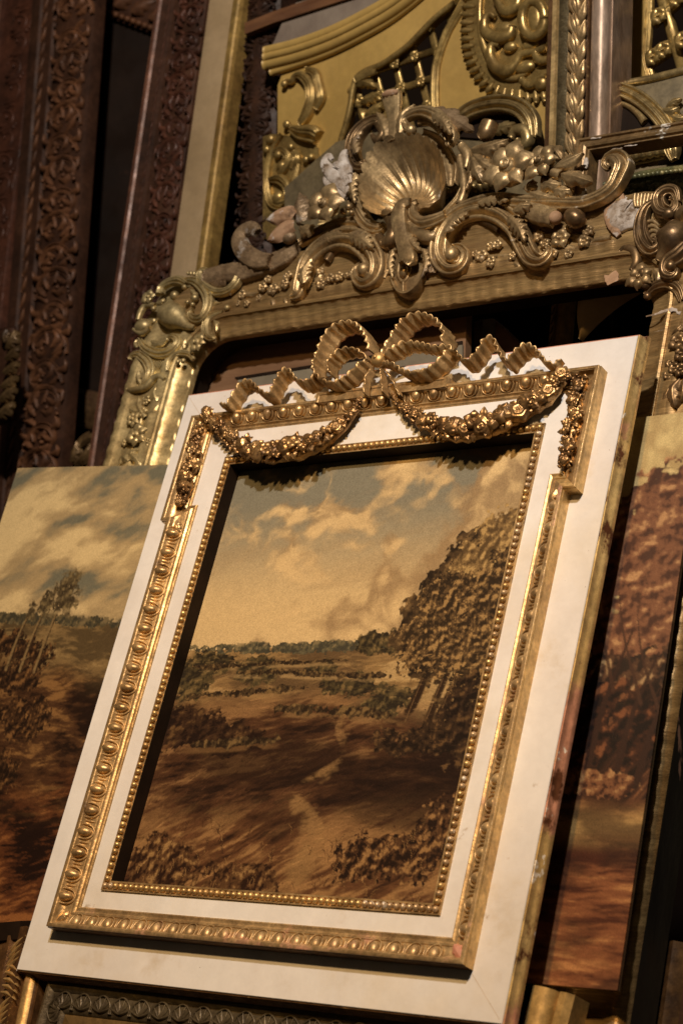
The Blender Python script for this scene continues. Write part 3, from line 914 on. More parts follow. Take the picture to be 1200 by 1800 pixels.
# ================================================================ the big carved mirror frame behind
MP = Plane((0, 1.13, -.125), 2.5, 0, -.5)
BRONZE = material('bronzed_gilding', alb(200, 160, 106), alb(140, 106, 66), 11, .64, .41, .35, 110,
                  patches=[(alb(84, 60, 36), 7, .54, .70), (alb(210, 184, 152), 26, .65, .72)])
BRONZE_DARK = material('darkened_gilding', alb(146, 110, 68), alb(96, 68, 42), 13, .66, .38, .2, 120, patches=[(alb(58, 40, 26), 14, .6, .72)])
GILT_PALE = material('pale_yellow_gilding', alb(206, 174, 116), alb(156, 124, 76), 12, .6, .42, .2, 110, patches=[(alb(112, 84, 48), 16, .62, .74)])
PLASTER = material('bare_chalk_ground', alb(216, 192, 166), alb(158, 128, 98), 34, 0, .7, .6, 130, patches=[(alb(112, 84, 56), 30, .52, .62)])
CLAYPINK = material('pink_clay_patch', alb(190, 142, 100), alb(146, 102, 66), 30, 0, .7, .5, 140, patches=[(alb(222, 198, 172), 24, .58, .66), (alb(116, 82, 52), 18, .60, .70)])
WOODY = material('stripped_grey_gilding', alb(156, 122, 84), alb(106, 78, 50), 22, .3, .45, .8, 150, patches=[(alb(212, 190, 164), 12, .60, .72)])

mirror = thing('mirror_frame', MP, 'large carved rococo mirror frame with scallop shell crest behind the white frame', 'mirror frame')
oxl, oxr, oyt, rr_ = -.126, .925, .2045, .074
LOW = -1.25
def opening_path():
    L = [(oxl, y) for y in np.arange(LOW, oyt - rr_ - .001, .008)]
    L += [(oxl + rr_ - rr_ * math.cos(a), oyt - rr_ + rr_ * math.sin(a)) for a in np.linspace(0, math.pi / 2, 16)]
    L += [(x, oyt) for x in np.arange(oxl + rr_ + .008, oxr - rr_, .008)]
    L += [(oxr - rr_ + rr_ * math.sin(a), oyt - rr_ + rr_ * math.cos(a)) for a in np.linspace(0, math.pi / 2, 16)]
    L += [(oxr, y) for y in np.arange(oyt - rr_ - .008, LOW, -.008)]
    return np.array(L)
OPN = opening_path()
Nn, Tn = normals2(OPN)
ss = np.r_[0, np.cumsum(np.linalg.norm(np.diff(OPN, axis=0), axis=1))]
#        outward, z, ripple in z, ripple outward
mprof = [(.006, -.006, 0, 0), (0, -.004, 0, 0), (0, .004, 0, .0012), (.003, .0085, .0010, .0012), (.007, .0095, .0018, 0), (.020, .0135, .0024, 0), (.034, .0200, .0020, 0), (.038, .0245, .0006, 0),
         (.0385, .0275, 0, 0), (.0425, .0295, 0, 0), (.0465, .0280, 0, 0), (.047, .0250, 0, 0), (.054, .0262, .0016, 0), (.062, .0300, .0022, 0), (.068, .0300, .0020, 0), (.072, .0240, .0008, 0),
         (.080, .0215, .0004, 0), (.095, .0205, .0003, 0), (.110, .0205, .0003, 0), (.125, .0220, .0003, 0), (.138, .0270, .0010, 0), (.146, .0310, .0020, .0008), (.154, .0290, .0020, .001), (.160, .022, .001, .001), (.163, .010, 0, 0)]
def mirror_rail(i0, i1, ek=1.0, rk=1.0):
    A = np.zeros((i1 - i0, len(mprof), 3))
    s = ss[i0:i1]
    rp = rk * (np.sin(2 * math.pi * s / .030 + .5 * np.sin(s * 9)) + .25 * np.sin(2 * math.pi * s / .0713 + 1))
    for j, (e, z, a, b) in enumerate(mprof):
        q = OPN[i0:i1] + Nn[i0:i1] * (e * ek + b * rp)[:, None]
        A[:, j, :2] = q
        A[:, j, 2] = z + a * rp
    V, F = grid(A)
    return V, [q for q in F]
nl = int((oyt - rr_ - LOW) / .008) + 8
nr = len(OPN) - int((oyt - rr_ - LOW) / .008) - 8
RAILB = material('reeded_bronzed_rail', alb(178, 138, 84), alb(144, 106, 62), 9, .5, .42, .5, 90, patches=[(alb(98, 72, 44), 12, .60, .74), (alb(214, 190, 162), 22, .70, .76)], stretch=(.25, 1, 4))
railL = part('upright_rail', mirror_rail(0, nl + 1, 1.07, .55), GILT_PALE, mirror, angle=40)
railT = part('top_rail', mirror_rail(nl, nr + 1, 1.07, .75), RAILB, mirror, angle=40)
railR = part('upright_rail', mirror_rail(nr, len(OPN), 1.07, 1.0), RAILB, mirror, angle=40)
bk = np.zeros((len(OPN), 2, 3))
for j, (e_, z_) in enumerate(((.010, -.006), (.012, -.055))):
    bk[:, j, :2] = OPN + Nn * e_; bk[:, j, 2] = z_
part('back_edge', grid(bk), DARKWOOD, mirror)
sd_ = np.zeros((len(OPN), 2, 3))
for j, (e_, z_) in enumerate(((.1744, .011), (.176, -.060))):
    sd_[:, j, :2] = OPN + Nn * e_; sd_[:, j, 2] = z_
part('outer_side', grid(sd_), material('bare_side_with_clay_patches', alb(52, 44, 30), alb(34, 28, 20), 10, 0, .6, .3, 80, patches=[(alb(176, 128, 98), 5.5, .58, .60)], stretch=(1, 1, .35)), mirror)
PXM = 1 / 770.0

def relief(cf, s, pts, z0, hk=.9, sec='scroll', n=44, flip=False, plane=None, wob=0.0):
    pl = plane or MP
    rows = []
    for (x, y, hw) in pts:
        px = cf([(x, y)])[0]
        h = hw / s * PXM
        q = pl.px(px[0], px[1], z0 + .6 * h * hk)
        rows.append((q[0], q[1], z0, h, h * hk))
    return sweep(np.array(rows), sec, n, wob=wob, flip=flip)
def rleaf(cf, s, pts, hw, z0, hk=.6, lobes=5, curl=0.0, plane=None, depth=.35):
    pl = plane or MP
    P = [pl.px(*cf([(x, y)])[0], z0 + .01)[:2] for x, y in pts]
    w = hw / s * PXM
    return leaf(P, w, w * hk, lobes, z=z0, curl=curl, depth=depth)
def blob(cf, s, x, y, rx, ry, rz, z0, plane=None, rot=0.0):
    pl = plane or MP
    q = pl.px(*cf([(x, y)])[0], z0 + rz / s * PXM * .5)
    return move(ellipsoid(rx / s * PXM, ry / s * PXM, rz / s * PXM, 16, 12), (q[0], q[1], z0), rot)
def bloom(cf, s, x, y, r, z0, n=5, seed=0, plane=None, hk=.42, centre=.28):
    pl = plane or MP
    R = r / s * PXM
    q = pl.px(*cf([(x, y)])[0], z0 + R * .3)
    return move(flower(R, n, R * hk, centre, seed), (q[0], q[1], z0), seed * 1.3)

A_, B_, D_, E_, F_, H_c = crop(560, 140, 4), crop(390, 260, 4), crop(740, 300, 3.158), crop(800, 160, 3.75), crop(220, 450, 5.4545), crop(1020, 320, 4.286)
crest = part('crest', relief(A_, 4, [(470, 1180, 60), (590, 1300, 100), (720, 1180, 60)], .010, .25, 'round'), BRONZE_DARK, mirror)
# shell
hub = MP.px(*A_([(592, 862)])[0], .058)[:2]
rim_px = [(560, 925), (470, 960), (360, 930), (318, 860), (300, 750), (318, 640), (360, 540), (430, 462), (520, 410), (620, 392), (720, 405), (805, 450), (860, 530), (893, 640), (893, 740), (862, 830), (800, 895), (700, 925)]
rim = smooth_path(MP.pts(A_(rim_px), .058)[:, :2], 260)
nr_ = 22
Sg = np.zeros((nr_, len(rim), 3))
d = np.r_[0, np.cumsum(np.linalg.norm(np.diff(rim, axis=0), axis=1))]; d /= d[-1]
fl = np.abs(np.sin(math.pi * 23 * d)) ** .6 + .18 * np.abs(np.sin(math.pi * 69 * d))
for i in range(nr_):
    r = i / (nr_ - 1)
    k = (.06 + .94 * r)
    bow_ = .10 * math.sin(math.pi * r)
    Sg[i, :, 0] = hub[0] + (rim[:, 0] - hub[0]) * k * (1 + (fl - .5) * .05 * r) - bow_ * (rim[:, 1] - hub[1]) * (d - .5) * 1.2
    Sg[i, :, 1] = hub[1] + (rim[:, 1] - hub[1]) * k * (1 + (fl - .5) * .05 * r) + bow_ * (rim[:, 0] - hub[0]) * (d - .5) * 0.6
    Sg[i, :, 2] = .050 - .052 * math.sin(math.pi * r ** .85) + .012 * r ** 2.5 + (fl - .55) * .0105 * r ** .7 * (1.15 - .5 * r)
V, F = grid(Sg)
part('shell', (V, F), BRONZE, crest)
S = lambda *a, **k: part('scroll', relief(*a, **k), BRONZE, crest)
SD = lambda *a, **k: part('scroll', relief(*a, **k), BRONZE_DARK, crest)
L_ = lambda *a, **k: part('leaf', rleaf(*a, **k), BRONZE, crest)
# surround of the shell
S(A_, 4, [(300, 590, 30), (250, 660, 42), (228, 770, 45), (262, 900, 45), (330, 1005, 45), (410, 1035, 40), (460, 1010, 26)], .030, .9, 'scroll')
S(A_, 4, [(720, 375, 32), (820, 420, 36), (885, 500, 36), (930, 620, 40), (930, 740, 30)], .018, .8, 'cove')
S(A_, 4, [(985, 440, 22), (1035, 540, 28), (1040, 680, 30), (985, 820, 30), (890, 930, 30), (850, 1000, 20)], .030, .9, 'double')
SD(A_, 4, [(455, 300, 26), (390, 275, 36), (300, 320, 48), (238, 400, 52), (222, 500, 50), (255, 585, 46), (310, 600, 34), (330, 560, 18)], .040, .9, 'scroll')
SD(A_, 4, [(400, 300, 20), (440, 360, 28), (400, 420, 24), (370, 385, 14)], .052, .9, 'round')
S(A_, 4, [(512, 430, 46), (515, 330, 44), (515, 230, 48), (505, 140, 62), (495, 92, 66)], .052, .55, 'reed')
part('finial_tip', blob(A_, 4, 492, 90, 62, 26, 26, .060), CLAYPINK, crest)
L_(A_, 4, [(470, 420), (450, 320), (395, 215)], 66, .050, .7, 3)
L_(A_, 4, [(560, 370), (585, 240), (665, 165)], 72, .052, .7, 3)
S(A_, 4, [(640, 345, 26), (610, 330, 26), (590, 280, 30), (640, 232, 36), (730, 212, 42), (820, 245, 48), (885, 320, 50), (918, 400, 42), (908, 462, 22)], .055, .95, 'scroll')
part('scroll_eye', blob(A_, 4, 640, 345, 34, 34, 34, .060), BRONZE, crest)
S(A_, 4, [(700, 290, 24), (780, 290, 26), (850, 350, 24)], .042, .8, 'round')
part('leaf', rleaf(A_, 4, [(740, 205), (880, 232), (990, 300), (1095, 372)], 74, .052, .5, 4, curl=.012), WOODY, crest)
# stem and right strap
S(A_, 4, [(640, 850, 24), (575, 872, 44), (548, 940, 50), (562, 1060, 46), (592, 1170, 48), (606, 1240, 56), (610, 1275, 52), (610, 1292, 24)], .058, .7, 'reed')
S(A_, 4, [(690, 850, 16), (648, 880, 30), (640, 950, 44), (700, 1000, 50), (790, 985, 48), (885, 945, 40)], .046, .8, 'scroll')
S(A_, 4, [(630, 1010, 30), (690, 1075, 42), (770, 1095, 40), (815, 1070, 24)], .044, .9, 'round')
part('scroll_tail', rleaf(A_, 4, [(590, 1060), (640, 1140), (700, 1190)], 46, .056, .6, 4), BRONZE, crest)
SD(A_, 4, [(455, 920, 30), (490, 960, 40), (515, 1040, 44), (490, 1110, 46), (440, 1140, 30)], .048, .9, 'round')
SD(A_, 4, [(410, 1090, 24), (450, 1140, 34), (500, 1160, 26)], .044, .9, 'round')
# pendant shield
sh = [(488, 1170), (484, 1290), (492, 1390), (530, 1480), (592, 1512), (660, 1478), (728, 1390), (752, 1290), (756, 1180)]
shp = MP.pts(A_(sh), .040)[:, :2]
cen = shp.mean(0)
bnd = smooth_path(np.vstack([shp, shp[:1]]), 60)
Pg = np.array([[(cen[0] + (b[0] - cen[0]) * k, cen[1] + (b[1] - cen[1]) * k, z) for b in bnd] for k, z in ((1.0, -.0), (1.0, .032), (.94, .040), (.84, .040), (.78, .033), (.4, .035), (.02, .036))])
part('pendant_shield', grid(Pg), BRONZE, crest, angle=50)
part('pearl', blob(A_, 4, 592, 1342, 34, 44, 34, .036), BRONZE, crest)
S(A_, 4, [(560, 1290, 12), (556, 1370, 14), (590, 1420, 12), (628, 1370, 14), (640, 1290, 12)], .034, 1.0, 'round')
S(A_, 4, [(590, 1420, 10), (590, 1500, 10)], .036, 1.0, 'round', n=8)
S(A_, 4, [(455, 1160, 40), (470, 1280, 38), (440, 1390, 26)], .028, .9, 'reed')
part('leaf', relief(A_, 4, [(790, 1170, 40), (795, 1270, 48), (780, 1360, 40)], .028, .9, 'reed'), WOODY, crest)
# big left C-scroll
S(B_, 4, [(478, 1045, 20), (525, 1020, 40), (545, 930, 50), (590, 790, 62), (680, 690, 68), (800, 630, 72), (910, 630, 76), (1005, 690, 78), (1060, 790, 72), (1050, 890, 62), (990, 935, 50), (940, 900, 38), (938, 845, 28), (975, 815, 22)], .034, .9, 'double', n=70)
part('scroll_eye', blob(B_, 4, 985, 845, 42, 46, 44, .042), BRONZE, crest)
S(B_, 4, [(540, 660, 30), (660, 590, 40), (800, 530, 44), (940, 520, 42), (1060, 600, 40), (1140, 730, 42), (1150, 860, 36), (1105, 925, 18)], .024, .9, 'scroll', n=60)
SD(B_, 4, [(728, 785, 26), (780, 710, 30), (870, 680, 32), (950, 720, 28), (990, 790, 18)], .030, .9, 'round')
part('branch', relief(B_, 4, [(-130, 900, 60), (0, 870, 66), (130, 850, 70), (280, 815, 66), (400, 760, 66), (520, 690, 56)], .030, .8, 'reed', wob=.06), WOODY, crest)
part('hook_leaf', relief(B_, 4, [(330, 780, 46), (230, 775, 62), (140, 715, 60), (105, 640, 54), (130, 580, 50), (195, 550, 46), (240, 590, 30)], .044, .8, 'reed'), WOODY, crest)
part('leaf', rleaf(B_, 4, [(500, 480), (420, 455), (305, 495)], 84, .058, .6, 1, depth=.1), CLAYPINK, crest)
part('leaf', rleaf(B_, 4, [(505, 520), (420, 560), (312, 640)], 84, .058, .6, 1, depth=.1), CLAYPINK, crest)
part('bud', blob(B_, 4, 460, 620, 50, 44, 40, .050), WOODY, crest)
part('flower', bloom(B_, 4, 722, 398, 140, .060, 5, 3, hk=.5), BRONZE, crest)
part('bud', rleaf(B_, 4, [(570, 520), (545, 420), (540, 310)], 90, .048, .7, 4), WOODY, crest)
part('leaf', rleaf(B_, 4, [(640, 560), (560, 560), (540, 520)], 60, .044, .6, 3), BRONZE, crest)
for pts, z_ in (([(885, 310, 22), (845, 235, 48), (785, 185, 50), (732, 135, 38), (712, 85, 26), (745, 50, 20), (772, 80, 12)], .050), ([(888, 250, 22), (858, 170, 40), (838, 95, 36), (850, 30, 22), (880, 20, 12)], .056),
                ([(875, 335, 22), (805, 295, 38), (745, 235, 34), (715, 200, 14)], .046), ([(880, 290, 18), (840, 300, 34), (790, 330, 26), (770, 330, 10)], .044), ([(890, 180, 18), (862, 130, 30), (800, 110, 24), (780, 130, 12)], .060)):
    part('spray_leaf', relief(B_, 4, pts, z_, .8, 'reed', wob=.08), PLASTER, crest)
for x, y, r in ((845, 440, 22), (885, 408, 24), (905, 450, 18)): part('berry', blob(B_, 4, x, y, r, r, r, .046), BRONZE, crest)
# big right C-scroll with branch
S(D_, 3.158, [(165, 425, 18), (205, 425, 24), (232, 470, 30), (205, 525, 36), (140, 530, 42), (92, 465, 48), (98, 370, 52), (150, 282, 54), (245, 222, 56), (345, 205, 56), (440, 235, 54), (515, 305, 50), (555, 395, 46), (600, 475, 42), (660, 492, 34), (702, 450, 26), (690, 425, 16)], .034, .9, 'double', n=90, flip=True)
part('scroll_eye', blob(D_, 3.158, 160, 458, 34, 38, 36, .044), BRONZE, crest)
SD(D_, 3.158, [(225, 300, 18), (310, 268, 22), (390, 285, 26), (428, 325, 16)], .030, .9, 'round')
part('branch', relief(D_, 3.158, [(105, 262, 22), (230, 192, 30), (390, 150, 36), (560, 165, 38), (720, 170, 38), (880, 170, 36), (990, 130, 38), (1050, 80, 42), (1085, 10, 46), (1100, -40, 50), (1070, -80, 44), (1030, -70, 32), (1018, -35, 22), (1040, -15, 14)], .040, .85, 'scroll', n=80), BRONZE, crest)
part('broken_branch', relief(D_, 3.158, [(560, 200, 36), (650, 230, 46), (730, 250, 40)], .052, .8, 'reed', n=20, wob=.05), BRONZE, crest)
part('branch_break', blob(D_, 3.158, 735, 252, 30, 32, 30, .056), CLAYPINK, crest)
part('knot', blob(D_, 3.158, 838, 250, 60, 44, 48, .048, rot=-.6), BRONZE_DARK, crest)
part('leaf', rleaf(D_, 3.158, [(500, 215), (550, 190), (600, 180)], 40, .066, .8, 2), BRONZE, crest)
# right spray of flowers
part('flower', bloom(E_, 3.75, 352, 505, 165, .062, 6, 5, hk=.45, centre=.34), BRONZE, crest)
part('flower', bloom(E_, 3.75, 562, 470, 115, .064, 6, 8, hk=.5, centre=.34), BRONZE, crest)
for pts, w, z, lb in (([(690, 540), (780, 560), (890, 590)], 60, .064, 2), ([(640, 490), (730, 450), (830, 395)], 52, .064, 1), ([(560, 560), (600, 600), (680, 610)], 60, .054, 2),
                      ([(440, 640), (480, 610), (500, 570)], 50, .052, 3), ([(100, 380), (200, 372), (345, 310)], 74, .052, 4), ([(110, 410), (180, 470), (250, 510)], 56, .054, 3),
                      ([(105, 430), (130, 510), (165, 590)], 64, .054, 3), ([(600, 420), (640, 380), (690, 440)], 50, .056, 2), ([(640, 640), (700, 650), (760, 640)], 60, .050, 3), ([(480, 660), (550, 680), (620, 690)], 54, .046, 3)):
    L_(E_, 3.75, pts, w, z, .7, lb)
S(E_, 3.75, [(560, 500, 36), (620, 520, 34), (690, 545, 30)], .060, .9, 'round', n=16)
for pts in ([(30, 350, 26), (70, 420, 30), (60, 510, 20)], [(20, 420, 20), (50, 620, 24), (20, 740, 24)]): S(E_, 3.75, pts, .044, .9, 'round', n=20)
SD(E_, 3.75, [(210, 190, 50), (180, 260, 50), (150, 300, 30)], .030, .8, 'round', n=16)
# little blossoms applied along the rail
small = [(B_, 4, [(370, 1000, 42), (450, 960, 36), (470, 900, 30), (290, 985, 34), (150, 1040, 36), (180, 1100, 24), (265, 1060, 26), (60, 1010, 34), (120, 1095, 22), (705, 965, 40), (770, 925, 34), (832, 912, 34), (898, 892, 26), (700, 870, 30), (330, 930, 30)]),
         (D_, 3.158, [(340, 478, 32), (392, 512, 28), (425, 415, 26), (300, 465, 18), (272, 485, 14), (388, 425, 22), (510, 480, 24), (780, 385, 48), (660, 365, 30), (910, 400, 34), (735, 470, 28), (820, 470, 22), (690, 410, 26), (930, 340, 30), (820, 330, 24)])]
for cf, s, L in small:
    for k, (x, y, r) in enumerate(L):
        part('blossom', bloom(cf, s, x, y, r * 1.15, .0235, 5, k, hk=.8), BRONZE, crest)
for cf, s, pts, w in ((D_, 3.158, [(400, 465), (460, 462), (530, 455)], 22), (D_, 3.158, [(500, 400), (515, 430), (520, 470)], 26), (D_, 3.158, [(830, 345), (890, 360), (940, 390)], 34), (D_, 3.158, [(500, 500), (525, 515), (535, 540)], 20),
                      (D_, 3.158, [(620, 350), (660, 350), (720, 340)], 26), (B_, 4, [(110, 1010), (170, 1020), (240, 1010)], 34), (B_, 4, [(330, 1050), (345, 1080), (340, 1110)], 30), (B_, 4, [(640, 930), (670, 900), (690, 850)], 34), (B_, 4, [(420, 1040), (430, 1070), (440, 1090)], 24)):
    L_(cf, s, pts, w, .024, .8, 2)
S(D_, 3.158, [(760, 400, 14), (830, 430, 16), (900, 430, 14), (960, 385, 14), (1050, 365, 16)], .024, .9, 'round')
# --- top-left corner cartouche
ca = part('corner_cartouche', relief(F_, 5.4545, [(170, 760, 120), (330, 620, 190), (480, 420, 200), (700, 420, 130)], .004, .12, 'round'), GILT_PALE, mirror)
P_ = lambda nm, VF: part(nm, VF, GILT_PALE, ca)
fs = 5.4545
P_('tulip', relief(F_, fs, [(330, 510, 30), (355, 515, 100), (430, 545, 118), (510, 600, 72), (580, 660, 36), (660, 682, 22)], .034, .8, 'round'))
for a in (relief(F_, fs, [(560, 225, 26), (670, 240, 42), (765, 340, 52), (785, 470, 52), (725, 585, 48), (640, 590, 36), (615, 540, 26), (650, 510, 18)], .030, .9, 'double', flip=True),
          relief(F_, fs, [(320, 355, 44), (340, 290, 38), (420, 235, 42), (510, 222, 44), (580, 262, 28)], .030, .9, 'scroll'),
          relief(F_, fs, [(280, 470, 26), (190, 465, 30), (140, 530, 30), (115, 610, 24)], .030, .9, 'round'),
          relief(F_, fs, [(130, 790, 24), (180, 870, 38), (300, 925, 46), (420, 905, 48), (492, 830, 42), (470, 772, 30), (415, 770, 22), (400, 810, 14)], .028, .9, 'double'),
          relief(F_, fs, [(40, 990, 22), (60, 950, 30), (120, 940, 38), (200, 1005, 46), (232, 1105, 48), (190, 1200, 40), (120, 1260, 32)], .026, .9, 'double', flip=True),
          relief(F_, fs, [(20, 1275, 22), (90, 1275, 30), (190, 1240, 34), (260, 1165, 34), (320, 1145, 28), (375, 1180, 16)], .028, .9, 'round'),
          relief(F_, fs, [(398, 1100, 18), (425, 990, 28), (510, 925, 32), (610, 935, 30), (652, 995, 16)], .026, .9, 'scroll'),
          relief(F_, fs, [(935, 530, 12), (860, 550, 26), (785, 600, 36), (760, 690, 40), (790, 770, 34), (850, 785, 18), (830, 740, 10)], .028, .9, 'scroll'),
          relief(F_, fs, [(790, 185, 14), (780, 140, 22), (730, 130, 28), (705, 190, 34), (750, 275, 40), (850, 335, 42), (960, 325, 40), (1040, 260, 46), (1080, 180, 40)], .032, .9, 'scroll')):
    P_('scroll', a)
part('scroll_fill', relief(F_, fs, [(830, 220, 50), (900, 230, 70), (980, 220, 60)], .030, .5, 'round', wob=.08), WOODY, ca)
P_('flower', bloom(F_, fs, 220, 392, 80, .032, 5, 2)); P_('flower', bloom(F_, fs, 692, 830, 100, .030, 6, 4, centre=.4))
P_('bud', join(blob(F_, fs, 155, 665, 92, 78, 76, .030), relief(F_, fs, [(75, 700, 16), (150, 735, 26), (230, 690, 18)], .036, 1, 'round')))
for x, y, r in ((460, 370, 44), (655, 395, 40), (560, 292, 26), (270, 620, 30), (970, 490, 28), (590, 440, 26), (640, 460, 24), (500, 1010, 22), (550, 1000, 26), (265, 500, 26)):
    P_('berry', blob(F_, fs, x, y, r, r, r * .9, .030))
for pts, w in (([(230, 800), (290, 830), (380, 790)], 48), ([(620, 400), (640, 350), (600, 300)], 36), ([(560, 780), (540, 830), (545, 870)], 34), ([(290, 440), (320, 420), (360, 390)], 40), ([(830, 600), (850, 640), (850, 710)], 34), ([(110, 1080), (100, 1150), (130, 1220)], 40), ([(90, 860), (70, 820), (90, 780)], 30)):
    P_('leaf', rleaf(F_, fs, pts, w, .030, .8, 2))
for k in range(5):   # hatched grounds
    P_('groove', relief(F_, fs, [(835 + k * 18, 420 + k * 8, 6), (870 + k * 14, 470 - k * 6, 6)], .026, 1, 'round', n=4))
    P_('groove', relief(F_, fs, [(270 + k * 22, 990 + k * 4, 6), (320 + k * 14, 1080 - k * 12, 6)], .024, 1, 'round', n=4))
for k in range(4): P_('bead', blob(F_, fs, 600 + k * 28, 160 + k * 2, 14 + k * 2, 22 + k * 3, 16, .030))
# flower chain on the left upright
c0 = crop(0, 480, 2.857)
for k, (x, y, r) in enumerate(((690, 815, 62), (668, 735, 40), (735, 640, 30), (715, 700, 30), (630, 850, 26), (740, 850, 26))):
    part('blossom', bloom(c0, 2.857, x, y, r, .022, 6, k + 2, hk=.5, centre=.34), GILT_PALE, railL)
for pts, w in (([(720, 720), (690, 660), (690, 610)], 34), ([(720, 700), (760, 690), (790, 650)], 30), ([(690, 690), (650, 680), (640, 660)], 26), ([(640, 940), (610, 920), (590, 960)], 34), ([(640, 900), (680, 930), (700, 970)], 36), ([(640, 930), (660, 890), (690, 880)], 30), ([(780, 640), (770, 590), (790, 560)], 36), ([(650, 940), (600, 990), (560, 1040)], 36), ([(640, 950), (640, 1020), (620, 1060)], 36)):
    part('leaf', rleaf(c0, 2.857, pts, w, .022, .8, 2), GILT_PALE, railL)
part('stem', relief(c0, 2.857, [(720, 620, 8), (715, 700, 9), (690, 800, 9), (650, 920, 8)], .021, .9, 'round', n=20), GILT_PALE, railL)
# --- top-right corner cartouche
cb = part('corner_cartouche', relief(H_c, 4.286, [(330, 330, 120), (520, 420, 200), (700, 500, 220), (780, 640, 160)], .004, .12, 'round'), BRONZE, mirror)
hs = 4.286
Q_ = lambda nm, VF, m=None: part(nm, VF, m or BRONZE_DARK, cb)
Q_('pear', relief(H_c, hs, [(680, 300, 40), (672, 350, 96), (650, 420, 100), (610, 520, 46), (575, 590, 22)], .036, .9, 'round'))
for a in (relief(H_c, hs, [(560, 130, 18), (480, 190, 32), (442, 300, 42), (455, 420, 48), (520, 500, 46), (575, 470, 32), (560, 410, 20)], .032, .9, 'double'),
          relief(H_c, hs, [(730, 150, 18), (700, 60, 34), (630, 55, 44), (575, 110, 48), (590, 190, 46), (660, 215, 36), (705, 180, 28), (700, 130, 20), (665, 120, 14)], .040, .9, 'scroll', flip=True),
          relief(H_c, hs, [(800, 470, 60), (730, 540, 66), (650, 600, 60), (640, 670, 48), (690, 690, 36), (710, 640, 22)], .036, .9, 'scroll', flip=True),
          relief(H_c, hs, [(480, 850, 22), (550, 780, 34), (650, 755, 38), (730, 800, 36), (765, 890, 26)], .026, .9, 'scroll'),
          relief(H_c, hs, [(290, 520, 14), (330, 490, 22), (395, 510, 28), (410, 590, 28), (375, 660, 18)], .026, .9, 'round'),
          relief(H_c, hs, [(730, 220, 50), (780, 230, 60)], .036, .8, 'round', n=8)):
    Q_('scroll', a)
for k in range(6): Q_('gadroon', relief(H_c, hs, [(405 + k * 26, 84, 12), (400 + k * 24, 140, 12), (410 + k * 18, 190, 9)], .030, 1, 'round', n=12), BRONZE)
for k in range(4): Q_('gadroon', relief(H_c, hs, [(480 + k * 10, 300 + k * 40, 10), (540 + k * 6, 290 + k * 36, 12), (590, 330 + k * 30, 9)], .030, 1, 'round', n=12), BRONZE)
Q_('knob', blob(H_c, hs, 655, 232, 42, 40, 40, .040)); Q_('scroll_eye', blob(H_c, hs, 668, 625, 34, 34, 34, .044)); Q_('scroll_eye', blob(H_c, hs, 495, 855, 24, 24, 22, .030))
Q_('flower', bloom(H_c, hs, 450, 725, 95, .028, 6, 6, hk=.6, centre=.24), BRONZE)
Q_('berry', blob(H_c, hs, 465, 680, 42, 44, 40, .036)); Q_('berry', blob(H_c, hs, 480, 770, 32, 30, 30, .034)); Q_('leaf', rleaf(H_c, hs, [(540, 640), (570, 680), (560, 750)], 50, .026, .6, 3), BRONZE)
Q_('chalk_break', relief(H_c, hs, [(200, 170, 40), (250, 190, 90), (330, 240, 110), (380, 200, 70), (385, 130, 20)], .026, .22, 'round', wob=.1), PLASTER)
Q_('clay_break', relief(H_c, hs, [(330, 105, 30), (260, 150, 44), (210, 210, 34), (225, 310, 30), (285, 400, 18)], .028, .24, 'round', wob=.08), CLAYPINK)
part('clay_patch', relief(H_c, hs, [(196, 636, 16), (215, 680, 38), (232, 722, 42), (240, 760, 34)], .0115, .07, 'round', n=12, wob=.10), CLAYPINK, railT)
for k, (x, y, r) in enumerate(((735, 1210, 60), (760, 1300, 50), (710, 1410, 44), (660, 1460, 34), (690, 1380, 30), (760, 1420, 44), (700, 1230, 26))):
    part('blossom', bloom(H_c, hs, x, y, r, .023, 5, k, hk=.7), BRONZE_DARK, railR)
for pts, w in (([(750, 1060), (720, 1100), (670, 1140)], 44), ([(740, 1480), (690, 1560), (700, 1690)], 70), ([(680, 1500), (650, 1560), (600, 1660)], 46), ([(760, 1480), (760, 1560), (740, 1640)], 46), ([(650, 1380), (640, 1350), (680, 1320)], 34)):
    part('leaf', rleaf(H_c, hs, pts, w, .023, .8, 3), BRONZE_DARK, railR)
CRACK = PLASTER
Q_('chalk_crack', relief(H_c, hs, [(490, 1012, 4), (560, 995, 6), (630, 970, 8), (690, 960, 14), (760, 975, 18)], .0285, .25, 'round', n=20, wob=.4), PLASTER)

# acanthus sheaths wrapped over the big scrolls
for cf, s_, pts, w, z_ in ((B_, 4, [(560, 940), (560, 850), (620, 760)], 62, .052), (B_, 4, [(880, 590), (960, 620), (1040, 690)], 66, .058), (B_, 4, [(660, 640), (740, 600), (830, 580)], 50, .050), (D_, 3.158, [(120, 330), (170, 262), (250, 215)], 44, .056),
                        (D_, 3.158, [(470, 240), (525, 300), (560, 380)], 46, .056), (D_, 3.158, [(300, 165), (380, 148), (470, 150)], 34, .058), (A_, 4, [(240, 640), (215, 740), (235, 850)], 44, .052), (A_, 4, [(1040, 560), (1050, 660), (1010, 760)], 40, .052),
                        (A_, 4, [(250, 500), (230, 420), (290, 340)], 46, .070), (A_, 4, [(780, 225), (860, 280), (910, 370)], 50, .084), (A_, 4, [(500, 1180), (480, 1280), (500, 1380)], 34, .044), (A_, 4, [(720, 1180), (735, 1280), (700, 1380)], 34, .044)):
    part('acanthus_leaf', rleaf(cf, s_, pts, w, z_, .45, 5, depth=.5), BRONZE, crest)
